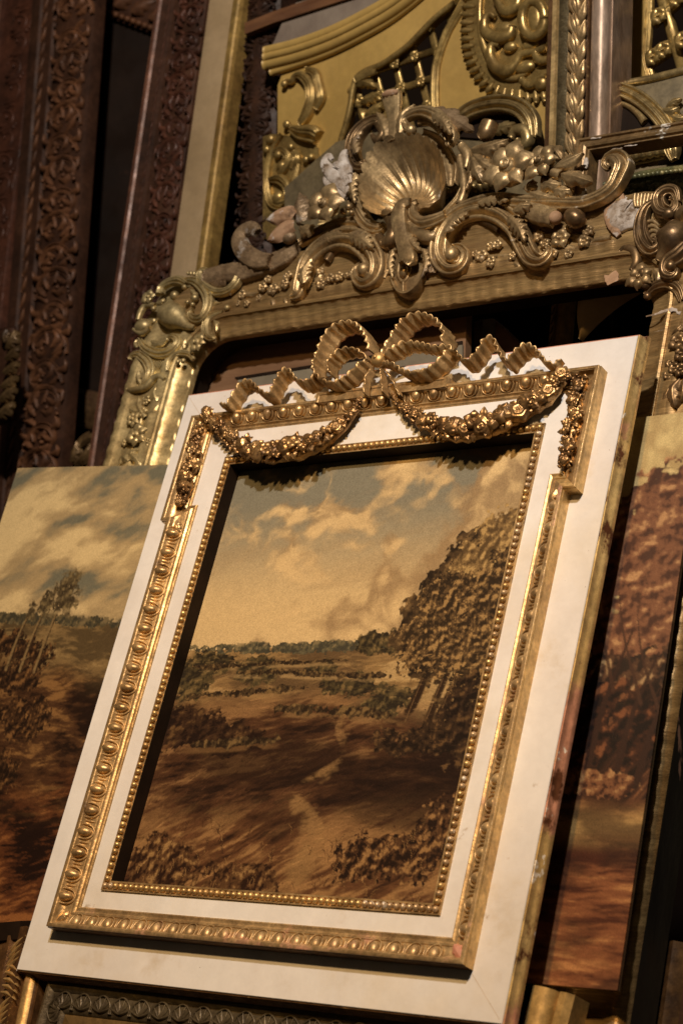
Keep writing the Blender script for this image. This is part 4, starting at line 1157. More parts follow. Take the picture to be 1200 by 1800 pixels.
# ================================================================ canvases leaning beside the white frame
def quad_img(w, h): 
    v, u = np.meshgrid(np.linspace(0, 1, h), np.linspace(0, 1, w), indexing='ij')
    return u, v
LPp = Plane((0, 0, -.046), .5)
tl = LPp.px(31.5, 822.7)[:2]; tr = LPp.px(300, 817)[:2]
ax = (tr - tl) / np.linalg.norm(tr - tl)
tr = tl + ax * .62
le = LPp.px(-20, 985)[:2]; ay = (tl - le) / np.linalg.norm(tl - le)
bl, br_ = tl - ay * .93, tr - ay * .93
W2, H2 = 300, 440
u, v = quad_img(W2, H2)
rs = np.random.RandomState(17)
hz = .635
t_ = np.clip((v - hz) / (1 - hz), 0, 1)
wv = fbm(u * 3, v * 4, 4, 65) - .5
n1 = fbm(u * 3.2 + v * 2.2 + wv, v * 13 - u * 3 + wv * 2, 6, 63); n2 = fbm(u * 9 + v * 5, v * 30 - u * 8, 4, 67)
k_ = np.clip(.5 + (n1 - .5) * 2.2 + (n2 - .5) * .8 + .25 * (.5 - t_), 0, 1)
img = mixc(mixc(bc(C(112, 102, 78), u), bc(C(170, 138, 92), u), sstep(.1, .55, k_)), bc(C(214, 178, 120), u), sstep(.5, .95, k_))
dep = np.clip((hz - v) / hz, 0, 1)
bigw = fbm(u * 4, v * 7, 4, 191) - .5
g = ground(u, v, 121, C(84, 64, 38), C(128, 98, 58), C(158, 124, 76), .0, 1.5)
g = mixc(g, ground(u, v, 141, C(36, 21, 13), C(74, 46, 26), C(134, 92, 50), .05, 1.4), sstep(.08, .22, dep + bigw * .2))
g = mixc(g, ground(u, v, 161, C(32, 17, 11), C(88, 48, 25), C(142, 86, 44), .15, 1.6), sstep(.4, .7, dep + bigw * .3))
img = np.where((v < hz)[..., None], g, img)
img = foliage(img, u, v, ell(u, v, .3, hz + .002, .6, .014) - .1, 303, C(62, 54, 38), C(88, 74, 48), C(118, 96, 62), 2.2, .2)
for k, (cu, cv, ru, rv) in enumerate(((.08, .60, .10, .025), (.22, .585, .10, .03), (.34, .56, .10, .04), (.12, .54, .14, .03), (.02, .50, .10, .035), (.30, .50, .14, .035), (.15, .42, .18, .03), (.40, .42, .12, .05), (.05, .30, .16, .04), (.30, .30, .16, .05), (.12, .16, .2, .05))):
    img = foliage(img, u, v, ell(u, v, cu, cv, ru, rv) - .1, 320 + k * 7, C(34, 21, 13), C(66, 42, 24), C(122, 82, 44), 1.8, .2)
for cu, cv, r in ((.40, .70, .085), (.335, .67, .05), (.27, .655, .035)):
    stroke(img, [(cu - .02, .52), (cu - .01, .60), (cu + .012, cv)], .007, .003, C(132, 102, 62))
    stroke(img, [(cu - .012, .52), (cu - .004, .60), (cu + .016, cv)], .004, .002, C(52, 34, 20))
    img = foliage(img, u, v, ell(u, v, cu + .015, cv, r, r * .75) - .35, int(400 + cu * 100), C(60, 46, 28), C(86, 68, 42), C(124, 100, 62), 2.4, .35)
brush(img, rs, 2400, 0, .62, lambda a, b: .15 + .5 * a, .04, .003, .32, .65)
for (q0, q1, q2, w_) in (((.02, .30), (.12, .33), (.24, .38), .008), ((.06, .26), (.16, .27), (.28, .31), .007), ((.10, .24), (.10, .30), (.11, .36), .006), ((.18, .25), (.185, .31), (.20, .37), .006), ((.0, .21), (.14, .22), (.30, .24), .009)):
    stroke(img, [q0, q1, q2], w_, w_ * .7, C(58, 36, 21)); stroke(img, [(q[0] - .002, q[1] + .004) for q in (q0, q1, q2)], w_ * .35, w_ * .25, C(128, 84, 46))
brush(img, rs, 900, .64, 1, lambda a, b: .35, .07, .008, .06, .45)
img = img * (1 + .10 * (fbm(u * 120, v * 140, 2, 77) - .5)[..., None])
pm = canvas_mesh('landscape_painting', [bl, br_, tr, tl], img, 0, .010, .004)
pm.materials.append(CANVAS)
po = link(bpy.data.objects.new('landscape_painting', pm)); po.matrix_world = LPp.W
tag(po, 'unframed landscape canvas with streaky cloudy sky at left behind the white frame', 'painting')

RPp = Plane((0, 0, -.098), 1.2)
brc = RPp.px(1084, 1741)[:2]; trc = RPp.px(1198, 973)[:2]; ay = (trc - brc) / np.linalg.norm(trc - brc)
b2 = RPp.px(942, 1729)[:2]; ax = (brc - b2) / np.linalg.norm(brc - b2)
top_ = RPp.px(1160, 730)[:2]
Lh = (top_ - brc) @ ay
wd = .42
W3, H3 = 220, 460
u, v = quad_img(W3, H3)
rs = np.random.RandomState(23)
img = sky(u, v, .55, 83, C(180, 150, 98), C(212, 178, 114), C(176, 140, 86), .8)
bigw = fbm(u * 3, v * 7, 4, 291) - .5
img = mixc(img, ground(u * .45, v, 281, C(30, 18, 12), C(66, 38, 24), C(124, 76, 44), .9, 1.2), sstep(.66, .58, v + bigw * .12))
env = np.maximum.reduce([ell(u, v, .92, .82, .34, .085), ell(u, v, .80, .70, .50, .10), ell(u, v, .95, .62, .5, .09), ell(u, v, .55, .60, .4, .06)])
img = foliage(img, u * .45, v, env - .05, 311, C(74, 44, 30), C(124, 78, 50), C(182, 130, 82), .9, .25, .05)
img = foliage(img, u * .45, v, ell(u, v, .8, .52, .5, .05) - .2, 331, C(40, 26, 18), C(84, 54, 34), C(170, 130, 84), 1.1, .3)
img = foliage(img, u * .45, v, ell(u, v, .7, .42, .7, .08) - .1, 351, C(26, 15, 11), C(58, 32, 20), C(120, 70, 40), 1.2, .3)
for x, l in ((.50, .16), (.62, .2), (.74, .26), (.86, .22), (.95, .18)):
    stroke(img, [(x, .33), (x + .03, .33 + l * .5), (x + .10, .33 + l)], .016, .005, C(52, 30, 20))
    stroke(img, [(x + .06, .33 + l * .6), (x - .05, .36 + l), (x - .1, .44 + l)], .008, .003, C(66, 40, 26))
g = ground(u * .45, v, 241, C(72, 34, 20), C(128, 74, 42), C(176, 116, 66), -.04, 1.3)
g = mixc(g, bc(C(176, 138, 80), u), sstep(.055, .0, np.abs(v - .262 + .02 * bigw)) * .75)
g = mixc(g, bc(C(44, 22, 14), u), sstep(.5, .66, fbm(u * 3 + 9, v * 18, 5, 261)) * .7)
img = mixc(img, g, sstep(.315, .295, v + bigw * .03))
img = foliage(img, u * .45, v, ell(u, v, .72, .325, .24, .028) - .2, 371, C(60, 32, 20), C(120, 74, 44), C(164, 116, 70), 1.6, .3, .1)
brush(img, rs, 900, 0, .30, lambda a, b: 0, .09, .006, .25, .55)
brush(img, rs, 900, .30, .9, lambda a, b: 1.2, .02, .004, .2, .35)
img = img * (1 + .10 * (fbm(u * 120, v * 140, 2, 77) - .5)[..., None])
pm = canvas_mesh('landscape_painting', [brc - ax * wd, brc, brc + ay * Lh, brc + ay * Lh - ax * wd], img, 0, .008, .003)
pm.materials.append(painted_canvas_material('varnished_oil_on_canvas', .45, .2))
po = link(bpy.data.objects.new('landscape_painting', pm)); po.matrix_world = RPp.W
tag(po, 'unframed reddish woodland canvas standing to the right of the white frame', 'painting')

# ================================================================ long frame uprights in the background
class Strip:
    """a long moulding seen as a strip: its left edge runs through two photograph pixels"""
    def __init__(self, plane, top, bot, up=.25, down=.35):
        self.pl = plane
        a, b = plane.px(*bot)[:2], plane.px(*top)[:2]
        self.t = (b - a) / np.linalg.norm(b - a)
        self.n = np.array([self.t[1], -self.t[0]])
        L = np.linalg.norm(b - a)
        self.a, self.b = a - self.t * down, b + self.t * up
        self.o = a
        self.ang = math.atan2(self.t[1], self.t[0]) - math.pi / 2
    def d(self, x, y, z=0): return float((self.pl.px(x, y, z)[:2] - self.o) @ self.n)
    def s(self, x, y, z=0): return float((self.pl.px(x, y, z)[:2] - self.o) @ self.t)
    def at(self, d, s): return self.o + self.n * d + self.t * s
    def rail(self, prof, sub=1): return profile_strip(self.a, self.b, prof, sub, side=-1)

def motif_leafscroll(seed=0):
    """one repeat of a carved acanthus scroll band: width 1 (-.5 .5), length 1 (0 1), relief about .16"""
    L = []
    r = random.Random(seed)
    def sw(pts, z=.0, hk=1.2, sec='round', n=18): 
        L.append(sweep(np.array([(x, y, z, w, w * hk) for x, y, w in pts]), sec, n))
    sw([(-.45, .02, .03), (-.36, .25, .055), (-.10, .44, .07), (.22, .42, .07), (.38, .27, .055), (.34, .12, .035)], hk=1.5, sec='scroll', n=30)
    sw([(.45, .50, .03), (.30, .70, .055), (.02, .84, .07), (-.26, .78, .07), (-.36, .62, .05), (-.28, .50, .03)], hk=1.5, sec='scroll', n=30)
    for pts, w in (([(-.10, .42), (-.20, .30), (-.10, .14)], .10), ([(.10, .42), (.05, .30), (.0, .20)], .08), ([(.30, .36), (.46, .36), (.50, .22)], .07), ([(-.30, .34), (-.48, .38), (-.5, .48)], .08),
                   ([(.0, .84), (.16, .74), (.10, .60)], .10), ([(-.20, .80), (-.12, .70), (.02, .66)], .08), ([(.30, .70), (.48, .74), (.5, .86)], .08), ([(-.30, .76), (-.46, .84), (-.44, .95)], .08), ([(.1, .86), (.25, .95), (.4, .98)], .08), ([(.30, .14), (.16, .06), (.02, .10)], .10), ([(.34, .20), (.22, .22), (.12, .30)], .08), ([(-.30, .52), (-.16, .46), (-.02, .50)], .10), ([(-.34, .58), (-.20, .62), (-.10, .70)], .08), ([(-.38, .20), (-.26, .10), (-.14, .02)], .09), ([(.36, .62), (.24, .54), (.14, .50)], .08)):
        L.append(leaf(pts, w, w * 1.1, 3, 14, 7, z=.03, curl=.04))
    for x, y, q in ((.14, .14, .05), (.08, .24, .04), (-.10, .57, .05), (-.04, .64, .035), (.36, .58, .04), (-.42, .14, .04), (.42, .03, .045)):
        L.append(move(ellipsoid(q, q * .7, q, 8, 6), (x, y, .08)))
    return join(*L)
def motif_rocaille():
    """one repeat of a flat band with C-scrolls at its edge"""
    L = []
    def sw(pts, hk=1.1, sec='round', n=18): L.append(sweep(np.array([(x, y, 0, w, w * hk) for x, y, w in pts]), sec, n))
    sw([(-.30, .06, .02), (.05, .04, .045), (.24, .16, .05), (.26, .30, .05), (.10, .40, .04), (-.05, .36, .03), (-.02, .28, .02)], n=26)
    sw([(.46, .02, .03), (.40, .20, .04), (.44, .40, .04), (.30, .52, .04), (.36, .62, .04), (.46, .80, .03), (.44, .98, .03)], n=26)
    sw([(-.20, .62, .02), (-.05, .54, .04), (.16, .58, .05), (.22, .72, .05), (.10, .84, .045), (-.12, .90, .03), (-.26, .86, .02)], n=26)
    for pts, w in (([(.20, .48), (.0, .50), (-.26, .46)], .10), ([(.18, .50), (-.05, .56), (-.30, .60)], .08), ([(.22, .46), (.10, .42), (-.14, .40)], .08), ([(.3, .94), (.1, .98), (-.05, .94)], .07)):
        L.append(leaf(pts, w, w * .7, 3, 14, 7, z=.02, curl=.03))
    for x, y, q in ((-.02, .31, .035), (.30, .47, .05), (.38, .52, .04), (.0, .74, .04)):
        L.append(move(ellipsoid(q, q, q, 8, 6), (x, y, .04)))
    return join(*L)

BROWN = material('carved_brown_composition', alb(116, 70, 40), alb(74, 43, 25), 9, .1, .52, .4, 120, spec=.35, patches=[((.02, .011, .008, 1), 16, .58, .72)])
BROWN_RED = material('carved_red_brown_composition', alb(92, 50, 31), alb(56, 30, 19), 9, .1, .48, .4, 120, spec=.35, patches=[((.015, .008, .006, 1), 14, .6, .72)])
BROWN_SMOOTH = material('dark_brown_varnish', alb(78, 46, 28), alb(50, 29, 18), 6, .05, .6, .2, 60, spec=.2)
COPPER = material('copper_coloured_edge', alb(118, 72, 48), alb(86, 50, 33), 12, .15, .5, .1, 80)
LINEN = material('pale_linen_liner', alb(184, 146, 100), alb(164, 128, 84), 6, 0, .8, .5, 500, patches=[(alb(118, 92, 60), 20, .66, .8)])
OCHRE_GILT = material('dull_gold_slip', alb(172, 130, 66), alb(140, 100, 48), 8, .35, .4, .15, 70)
MS, MR = motif_leafscroll(), motif_rocaille()
def motif_mesh(name, VF, mat):
    m = make_mesh(name, *VF); m.materials.append(mat); return m
MSB, MSR, MRB = motif_mesh('carved_scroll', MS, BROWN), motif_mesh('carved_scroll', MS, BROWN_RED), motif_mesh('carved_scroll', MR, BROWN_RED)
def run_motif(st, parent, me, dc, width, pitch, z, s0, s1, flip=False, relief_k=.30):
    s = s0; k = 0
    rj = random.Random(int(width * 1e5))
    while s < s1:
        q = st.at(dc + rj.uniform(-.04, .04) * width, s)
        place('carved_scroll', me, parent, (q[0], q[1], z), st.ang + rj.uniform(-.05, .05), ((-1 if (flip and k % 2) else 1) * width * rj.uniform(.9, 1.06), pitch * rj.uniform(.94, 1.1), width * relief_k * rj.uniform(2.4, 3.4)))
        s += pitch * rj.uniform(.93, 1.05); k += 1

# far-left frame
PA = Plane((-.9, 1.6, -.40), 14)
sa = Strip(PA, (4, 0), (-54, 480), .25, 1.2)
fa = thing('picture_frame', PA, 'brown carved frame upright cut off by the left edge of the photo', 'picture frame', 'brown carved frames')
wA = sa.d(72, 0)
part('rail', sa.rail([(0, -.06), (0, .010), (.004, .014), (wA * .13, .014), (wA * .15, .004), (wA * .28, .006), (wA * .80, .012), (wA * .97, .012), (wA, .004), (wA, -.06)]), BROWN_RED, fa, angle=35)
part('edge_fillet', sa.rail([(wA * .01, .012), (wA * .02, .019), (wA * .10, .019), (wA * .12, .012)]), COPPER, fa, angle=35)
run_motif(sa, fa, MRB, wA * .62, wA * .72,   .135, .008, -.60, sa.s(4, -40), relief_k=.34)
# second frame from the left
PB = Plane((-.6, 1.6, -.42), 17.5)
sb = Strip(PB, (73, 0), (17, 480))
fb = thing('picture_frame', PB, 'dark brown frame upright with a broad band of carved leaf scrolls at left', 'picture frame', 'brown carved frames')
sb2 = Strip(PB, (172, 0), (137, 480), .25, 1.2)
wB = -sb2.d(106, 0)
part('rail', sb2.rail([(-wB * 1.75, -.06), (-wB * 1.75, .0), (-wB * 1.62, .004), (-wB * 1.50, .004), (-wB * 1.46, -.002), (-wB * 1.30, -.002), (-wB * 1.26, .006), (-wB * 1.1, .008), (-wB * 1.04, .002), (-wB * .98, .010), (-wB * .8, .015), (-wB * .5, .018), (-wB * .2, .015), (-wB * .03, .008), (0, 0), (0, -.03)]), BROWN_SMOOTH, fb, angle=35)
run_motif(sb2, fb, MSB, -wB * .5, wB * .98, .150, .012, -.66, sb2.s(172, -40), flip=True, relief_k=.30)
TWIST = motif_mesh('carved_twist', sweep(np.array([(-.4, 0, 0, .10, .10), (.1, .4, 0, .2, .2), (.4, 1, 0, .1, .1)]), 'round', 8), BROWN)
s = -.65
while s < sb2.s(172, -40):
    q = sb2.at(-wB * 1.38, s); place('carved_twist', TWIST, fb, (q[0], q[1], -.001), sb2.ang, (wB * .16, .040, .03)); s += .042
# third: linen-lined frame
PC = Plane((-.3, 1.5, -.34), 12)
sc_ = Strip(PC, (288, 0), (217, 480), .25, 1.2)
fc = thing('picture_frame', PC, 'brown scroll-carved frame upright with a pale linen liner and gold slip', 'picture frame', 'brown carved frames')
X = lambda x: sc_.d(x, 0)
part('rail', sc_.rail([(-.002, -.08), (-.002, .018), (X(291), .020), (X(298), .018), (X(300), .010), (X(306), .008), (X(308), .001), (X(318), .0), (X(322), .008), (X(332), .012), (X(345), .013), (X(358), .011), (X(366), .004), (X(368), -.02)]), BROWN_SMOOTH, fc, angle=35)
part('edge_fillet', sc_.rail([(-.004, -.02), (-.004, .019), (0, .023), (X(293), .023), (X(296), .018)]), COPPER, fc, angle=35)
run_motif(sc_, fc, MSR, X(344), X(366) - X(318), .122, .009, -.61, sc_.s(288, -40), flip=True, relief_k=.34)
TW2 = motif_mesh('carved_twist', sweep(np.array([(-.4, 0, 0, .10, .10), (.1, .4, 0, .2, .2), (.4, 1, 0, .1, .1)]), 'round', 8), BROWN_RED)
s = -.65
while s < sc_.s(288, -40):
    q = sc_.at(X(304), s); place('carved_twist', TW2, fc, (q[0], q[1], .008), sc_.ang, (.006, .022, .016)); s += .024
part('linen_liner', sc_.rail([(X(367), -.02), (X(367), -.003), (X(369), -.001), (X(411), -.004), (X(412), -.02)]), LINEN, fc, angle=35)
part('gold_slip', sc_.rail([(X(411), -.02), (X(411), .002), (X(414), .004), (X(420), .004), (X(422), .000), (X(426), -.001), (X(428), .003), (X(431), .003), (X(431.5), -.03)]), OCHRE_GILT, fc, angle=35)

# dark picture between them
PK = Plane((-.75, 1.9, -.62), 18, -22)
fk = thing('dark_picture', PK, 'nearly black old picture between the two carved uprights at left', 'painting')
DARKPAINT = material('blackened_varnish', (.020, .011, .007, 1), (.010, .006, .004, 1), 5, 0, .5, .3, 30, spec=.12, patches=[((.05, .022, .012, 1), 4, .60, .72)])
pk = lambda x, y: PK.px(x, y)[:2]
cn = [pk(80, 900), pk(330, 900), pk(330, 74), pk(100, 0)]
part('canvas', (np.array([(c[0], c[1], 0) for c in cn]), [(0, 1, 2, 3)]), DARKPAINT, fk)
ta, tb = pk(120, 6), pk(330, 85)
part('top_rail', profile_strip(ta, tb, [(0, -.02), (0, .012), (.012, .020), (.03, .022), (.06, .035), (.10, .03), (.10, -.02)], 1), BROWN_SMOOTH, fk, angle=35)
bm_ = motif_mesh('bead', ellipsoid(.009, .009, .010, 8, 6), BROWN)
for k in range(22):
    q = ta + (tb - ta) * k / 21
    place('bead', bm_, fk, (q[0], q[1] + .012, .020))
for k in range(7):
    q = ta + (tb - ta) * (k + .5) / 7
    part('carved_leaf', leaf([(q[0] - .03, q[1] + .04), (q[0], q[1] + .06), (q[0] + .04, q[1] + .075)], .03, .02, 3, 14, 7, z=.028), BROWN, fk)
ba, bb = pk(60, 700), pk(260, 742)
part('bottom_rail', profile_strip(ba, bb, [(-.05, -.02), (-.05, .02), (-.03, .035), (0, .045), (.03, .045), (.045, .03), (.05, .0)], 1), material('worn_gilt_brown', alb(120, 84, 48), alb(70, 44, 26), 14, .25, .45, .3, 90, patches=[((.02, .012, .008, 1), 12, .55, .66)]), fk, angle=35)

# gilt leafy fragments low at the left
PG = Plane((-.75, 1.2, -.40), 18)
DULLGILT = material('dull_dark_gilding', alb(128, 94, 54), alb(78, 52, 28), 14, .4, .4, .3, 120, patches=[((.02, .012, .008, 1), 14, .58, .70)])
fg = thing('carved_fragment', PG, 'small carved gilt leaf ornament at the left edge beside the brown frame', 'ornament')
cg = crop(0, 480, 2.857)
part('backing', relief(cg, 2.857, [(30, 275, 60), (20, 450, 70), (10, 640, 70), (0, 760, 60)], -.02, .3, 'round', plane=PG), BROWN_SMOOTH, fg)
for pts, w in (([(30, 380), (60, 330), (70, 285)], 60), ([(20, 430), (60, 400), (90, 360)], 46), ([(10, 500), (55, 470), (85, 440)], 46), ([(0, 570), (50, 540), (80, 510)], 46), ([(-10, 640), (40, 600), (75, 570)], 50), ([(-20, 720), (30, 680), (60, 640)], 50), ([(20, 350), (20, 310), (30, 280)], 50)):
    part('leaf', rleaf(cg, 2.857, pts, w, .0, .8, 3, plane=PG), DULLGILT, fg)
ff = thing('carved_fragment', PG, 'worn gilt foliage ornament above the left landscape canvas', 'ornament')
part('backing', relief(cg, 2.857, [(380, 960, 60), (420, 880, 80), (470, 830, 60)], -.06, .3, 'round', plane=PG), DULLGILT, ff)
for pts, w in (([(370, 960), (420, 920), (450, 850)], 50), ([(420, 960), (450, 900), (490, 860)], 46), ([(350, 950), (370, 900), (380, 840)], 46), ([(400, 860), (440, 830), (490, 820)], 40), ([(430, 980), (480, 940), (520, 930)], 46)):
    part('leaf', rleaf(cg, 2.857, pts, w, -.04, .8, 3, plane=PG), DULLGILT, ff)

# dark carved upright right of the linen frame
PD = Plane((-.1, 1.5, -.42), 15)
sd = Strip(PD, (437, 20), (418, 480))
fd = thing('picture_frame', PD, 'blackish brown leaf-carved frame upright right of the linen-lined frame', 'picture frame')
BLACKB = material('blackened_carving', alb(66, 38, 22), alb(38, 22, 13), 12, .05, .55, .4, 120, spec=.3)
wD = sd.d(494, 20)
part('rail', sd.rail([(0, -.06), (0, .0), (wD * .15, .012), (wD * .5, .024), (wD * .85, .014), (wD, .002), (wD, -.06)]), BLACKB, fd, angle=40)
MBB = motif_mesh('carved_scroll', MS, BLACKB)
run_motif(sd, fd, MBB, wD * .5, wD * .95, .085, .014, -.30, sd.s(437, 40), flip=True, relief_k=.30)
ck = crop(420, 0, 4.5)
for pts, w in (([(120, 400, 40), (200, 330, 60), (320, 310, 60), (340, 180, 40)], 0), ([(60, 160, 60), (160, 150, 90), (330, 220, 80)], 0), ([(150, 620, 60), (260, 640, 60), (330, 760, 50), (280, 830, 30)], 0)):
    part('corner_scroll', relief(ck, 4.5, pts, .010, .6, 'scroll', plane=PD), BLACKB, fd)

# ================================================================ ochre overmantel with pierced lattice
PO = Plane((.3, 1.7, -.36), 20)
OCHRE = material('ochre_paint', alb(196, 150, 76), alb(178, 134, 66), 4, .08, .42, .10, 40, mott=.10, patches=[(alb(140, 104, 54), 26, .68, .80), (alb(96, 68, 36), 90, .76, .79)])
OCHRE_D = material('ochre_gilding', alb(186, 146, 80), alb(146, 110, 58), 12, .6, .34, .2, 90, patches=[(alb(84, 58, 30), 16, .62, .74)])
ov = thing('overmantel', PO, 'ochre painted overmantel with pierced lattice and carved cartouche at the top', 'overmantel')
def slab(pts, z0, z1, b=.0):
    P = PO.pts(pts, z1)[:, :2]
    n = len(P)
    V = np.vstack([np.column_stack([P, np.full(n, z1)]), np.column_stack([P, np.full(n, z0)])])
    return V, [tuple(range(n))] + [(i, n + i, n + (i + 1) % n, (i + 1) % n) for i in range(n)]
curve = [(797, 3), (760, 33), (717, 77), (690, 98), (667, 113), (640, 124), (624, 137), (617, 160), (613, 187), (605, 220), (597, 247), (590, 300), (570, 420)]
part('panel', slab([(488, 420), (488, 150), (500, 120), (560, 100), (640, 62), (700, 25), (760, -40), (820, -60)] + curve, -.03, 0), OCHRE, ov, smooth=False)
part('panel', slab([(762, 420), (757, 190), (757, 130), (764, 92), (778, 55), (800, 15), (840, -60), (985, -60), (985, 420)], -.03, 0), OCHRE, ov, smooth=False)
part('panel', slab([(1060, 420), (1060, -60), (1132, -60), (1136, 0), (1133, 60), (1131, 100), (1140, 140), (1146, 420)], -.03, 0), OCHRE, ov, smooth=False)
def orel(cf, s, pts, z0, hk=.9, sec='round', n=44, **k): return relief(cf, s, pts, z0, hk, sec, n, plane=PO, **k)
one = crop(0, 0, 1)
part('opening_moulding', orel(one, 1, [(x, y, 5.5) for x, y in curve], .0, .8, 'round', n=70), OCHRE_D, ov)
part('opening_moulding', orel(one, 1, [(770, 250, 8), (763, 190, 9), (763, 130, 9), (771, 92, 9), (785, 55, 9), (808, 15, 9), (850, -60, 9)], .0, .7, 'scroll', n=60), OCHRE_D, ov)
part('opening_moulding', orel(one, 1, [(1134, -50, 7), (1139, 0, 7), (1136, 60, 7), (1134, 100, 7), (1143, 140, 7)], .0, .7, 'scroll', n=40), OCHRE_D, ov)
# cornice: three stepped curved bands
for off, w, z, hk in ((0, 11, .012, .9), (-13, 8, .022, .9), (14, 7, .006, .8), (-24, 7, .028, .5)):
    part('cornice', orel(one, 1, [(462 + (12 if off > 0 else 0), 112 + off, w), (520, 97 + off, w), (580, 75 + off, w), (640, 45 + off, w), (690, 15 + off, w), (740, -25 + off, w), (800, -80 + off, w)], z, hk, 'round', n=50), OCHRE, ov)
part('backing', slab([(470, 100), (500, 30), (520, 5), (740, -60), (740, -30), (640, 40), (560, 75)], -.05, -.02), material('pale_grey_board', alb(150, 126, 100), alb(128, 104, 82), 6, 0, .7, .2, 40), ov, smooth=False)
part('backing_edge', slab([(430, 60), (480, 40), (640, -12), (700, -40), (700, -55), (480, 20), (430, 40)], -.05, -.012), material('reddish_wood', alb(126, 80, 46), alb(96, 58, 34), 8, 0, .5, .2, 40, stretch=(1, 1, 6)), ov, smooth=False)
# lattice and rosettes
def bar(x0, y0, x1, y1, w=6.5): return orel(one, 1, [(x0, y0, w), (x1, y1, w)], -.020, .5, 'round', n=3)
d1, d2 = np.array([35, -12.]), np.array([12, 47.])
o = np.array([693., 112.])
for k in range(-2, 4):
    a = o + d2 * k * .92
    part('lattice_bar', bar(*(a - d1 * 3.2), *(a + d1 * 2.2)), OCHRE_D, ov)
for k in range(-3, 4):
    a = o + d1 * k * 1.02
    part('lattice_bar', bar(*(a - d2 * 1.6), *(a + d2 * 3)), OCHRE_D, ov)
for i in range(-2, 3):
    for j in range(-2, 4):
        a = o + d1 * i * 1.02 + d2 * j * .92
        if a[0] < 760 and a[1] < 260 and a[0] > 600:
            part('rosette', bloom(one, 1, a[0], a[1], 11, -.012, 4, i + 3, plane=PO, hk=.6), OCHRE_D, ov)
for (x0, y0, x1, y1) in ((1140, 110, 1215, 60), (1145, 40, 1215, -20), (1150, 175, 1215, 130), (1150, -40, 1200, 130)):
    part('lattice_bar', orel(one, 1, [(x0, y0, 9), (x1, y1, 9)], -.012, .7, 'round', n=3), OCHRE_D, ov)
for x, y in ((1158, 28), (1148, 100), (1166, 88), (1200, 70), (1190, -2)):
    part('rosette', bloom(one, 1, x, y, 16, .0, 4, 2, plane=PO, hk=.6), OCHRE_D, ov)
# leafy corner of the pierced opening
ch_ = crop(600, 0, 3.158)
for pts, w in (([(70, 470), (120, 450), (180, 480)], 40), ([(100, 560), (150, 540), (200, 510)], 44), ([(60, 500), (40, 500), (30, 520)], 40), ([(90, 600), (110, 640), (120, 680)], 40), ([(120, 640), (180, 600), (220, 560)], 46)):
    part('leaf', rleaf(ch_, 3.158, pts, w, -.005, .8, 3, plane=PO), OCHRE_D, ov)
part('opening_leaf', orel(ch_, 3.158, [(70, 440, 24), (130, 405, 26), (190, 395, 12)], .004, .7, 'reed', n=14), OCHRE_D, ov)
# central cartouche: gadrooned border, scrolls, oval ring
car = part('cartouche', slab([(822, -40), (818, 40), (830, 100), (850, 140), (880, 165), (930, 172), (985, 165), (985, -40)], 0, .010), OCHRE_D, ov, smooth=False)
bp = smooth_path(np.array([(818, -40), (820, 0), (816, 45), (820, 95), (838, 135), (862, 160), (900, 172), (945, 172), (975, 165)]), 24)
for k in range(23):
    a, b = bp[k], bp[k + 1]
    nrm = np.array([-(b - a)[1], (b - a)[0]]); nrm /= np.linalg.norm(nrm)
    m_ = (a + b) / 2
    part('gadroon', orel(one, 1, [(m_[0] + nrm[0] * 8, m_[1] + nrm[1] * 8, 3), (m_[0], m_[1], 5.6), (m_[0] - nrm[0] * 16, m_[1] - nrm[1] * 16, 3)], .008, 1.0, 'round', n=10), OCHRE_D, car)
def cs(pts, z=.018, sec='round', hk=.9, n=30): part('scroll', orel(ch_, 3.158, pts, z, hk, sec, n), OCHRE_D, car)
cs([(770, -60, 16), (760, 80, 18), (775, 220, 20), (830, 350, 22), (900, 420, 22), (970, 430, 18), (1040, 390, 14)], .012)
cs([(850, 95, 12), (815, 75, 20), (785, 110, 26), (790, 170, 30), (850, 205, 34), (920, 190, 30), (940, 140, 20)])
cs([(870, 250, 12), (835, 240, 22), (815, 290, 28), (840, 360, 34), (910, 390, 36), (960, 350, 26), (990, 300, 22), (1060, 285, 18), (1130, 260, 20)])
cs([(850, -10, 20), (900, 60, 30), (960, 30, 30), (980, -30, 20)])
cs([(1140, 330, 20), (1090, 330, 24), (1070, 290, 20), (1100, 265, 14)])
cs([(990, 440, 20), (1040, 470, 22), (1090, 430, 20), (1130, 420, 14)])
for x, y, rx, ry in ((890, 160, 60, 40), (1010, 370, 60, 36), (930, 260, 40, 30), (1040, 250, 50, 30), (1100, 460, 40, 40)):
    part('boss', blob(ch_, 3.158, x, y, rx, ry, 26, .014, plane=PO), OCHRE_D, car)
ringp = [(1055 + 62 * math.cos(a), 100 + 98 * math.sin(a), 26) for a in np.linspace(0, 2 * math.pi, 18)]
part('oval_ring', orel(ch_, 3.158, ringp, .030, .8, 'round', n=40), OCHRE_D, car)
part('oval_boss', blob(ch_, 3.158, 1062, 95, 40, 78, 14, .028, plane=PO), OCHRE_D, car)
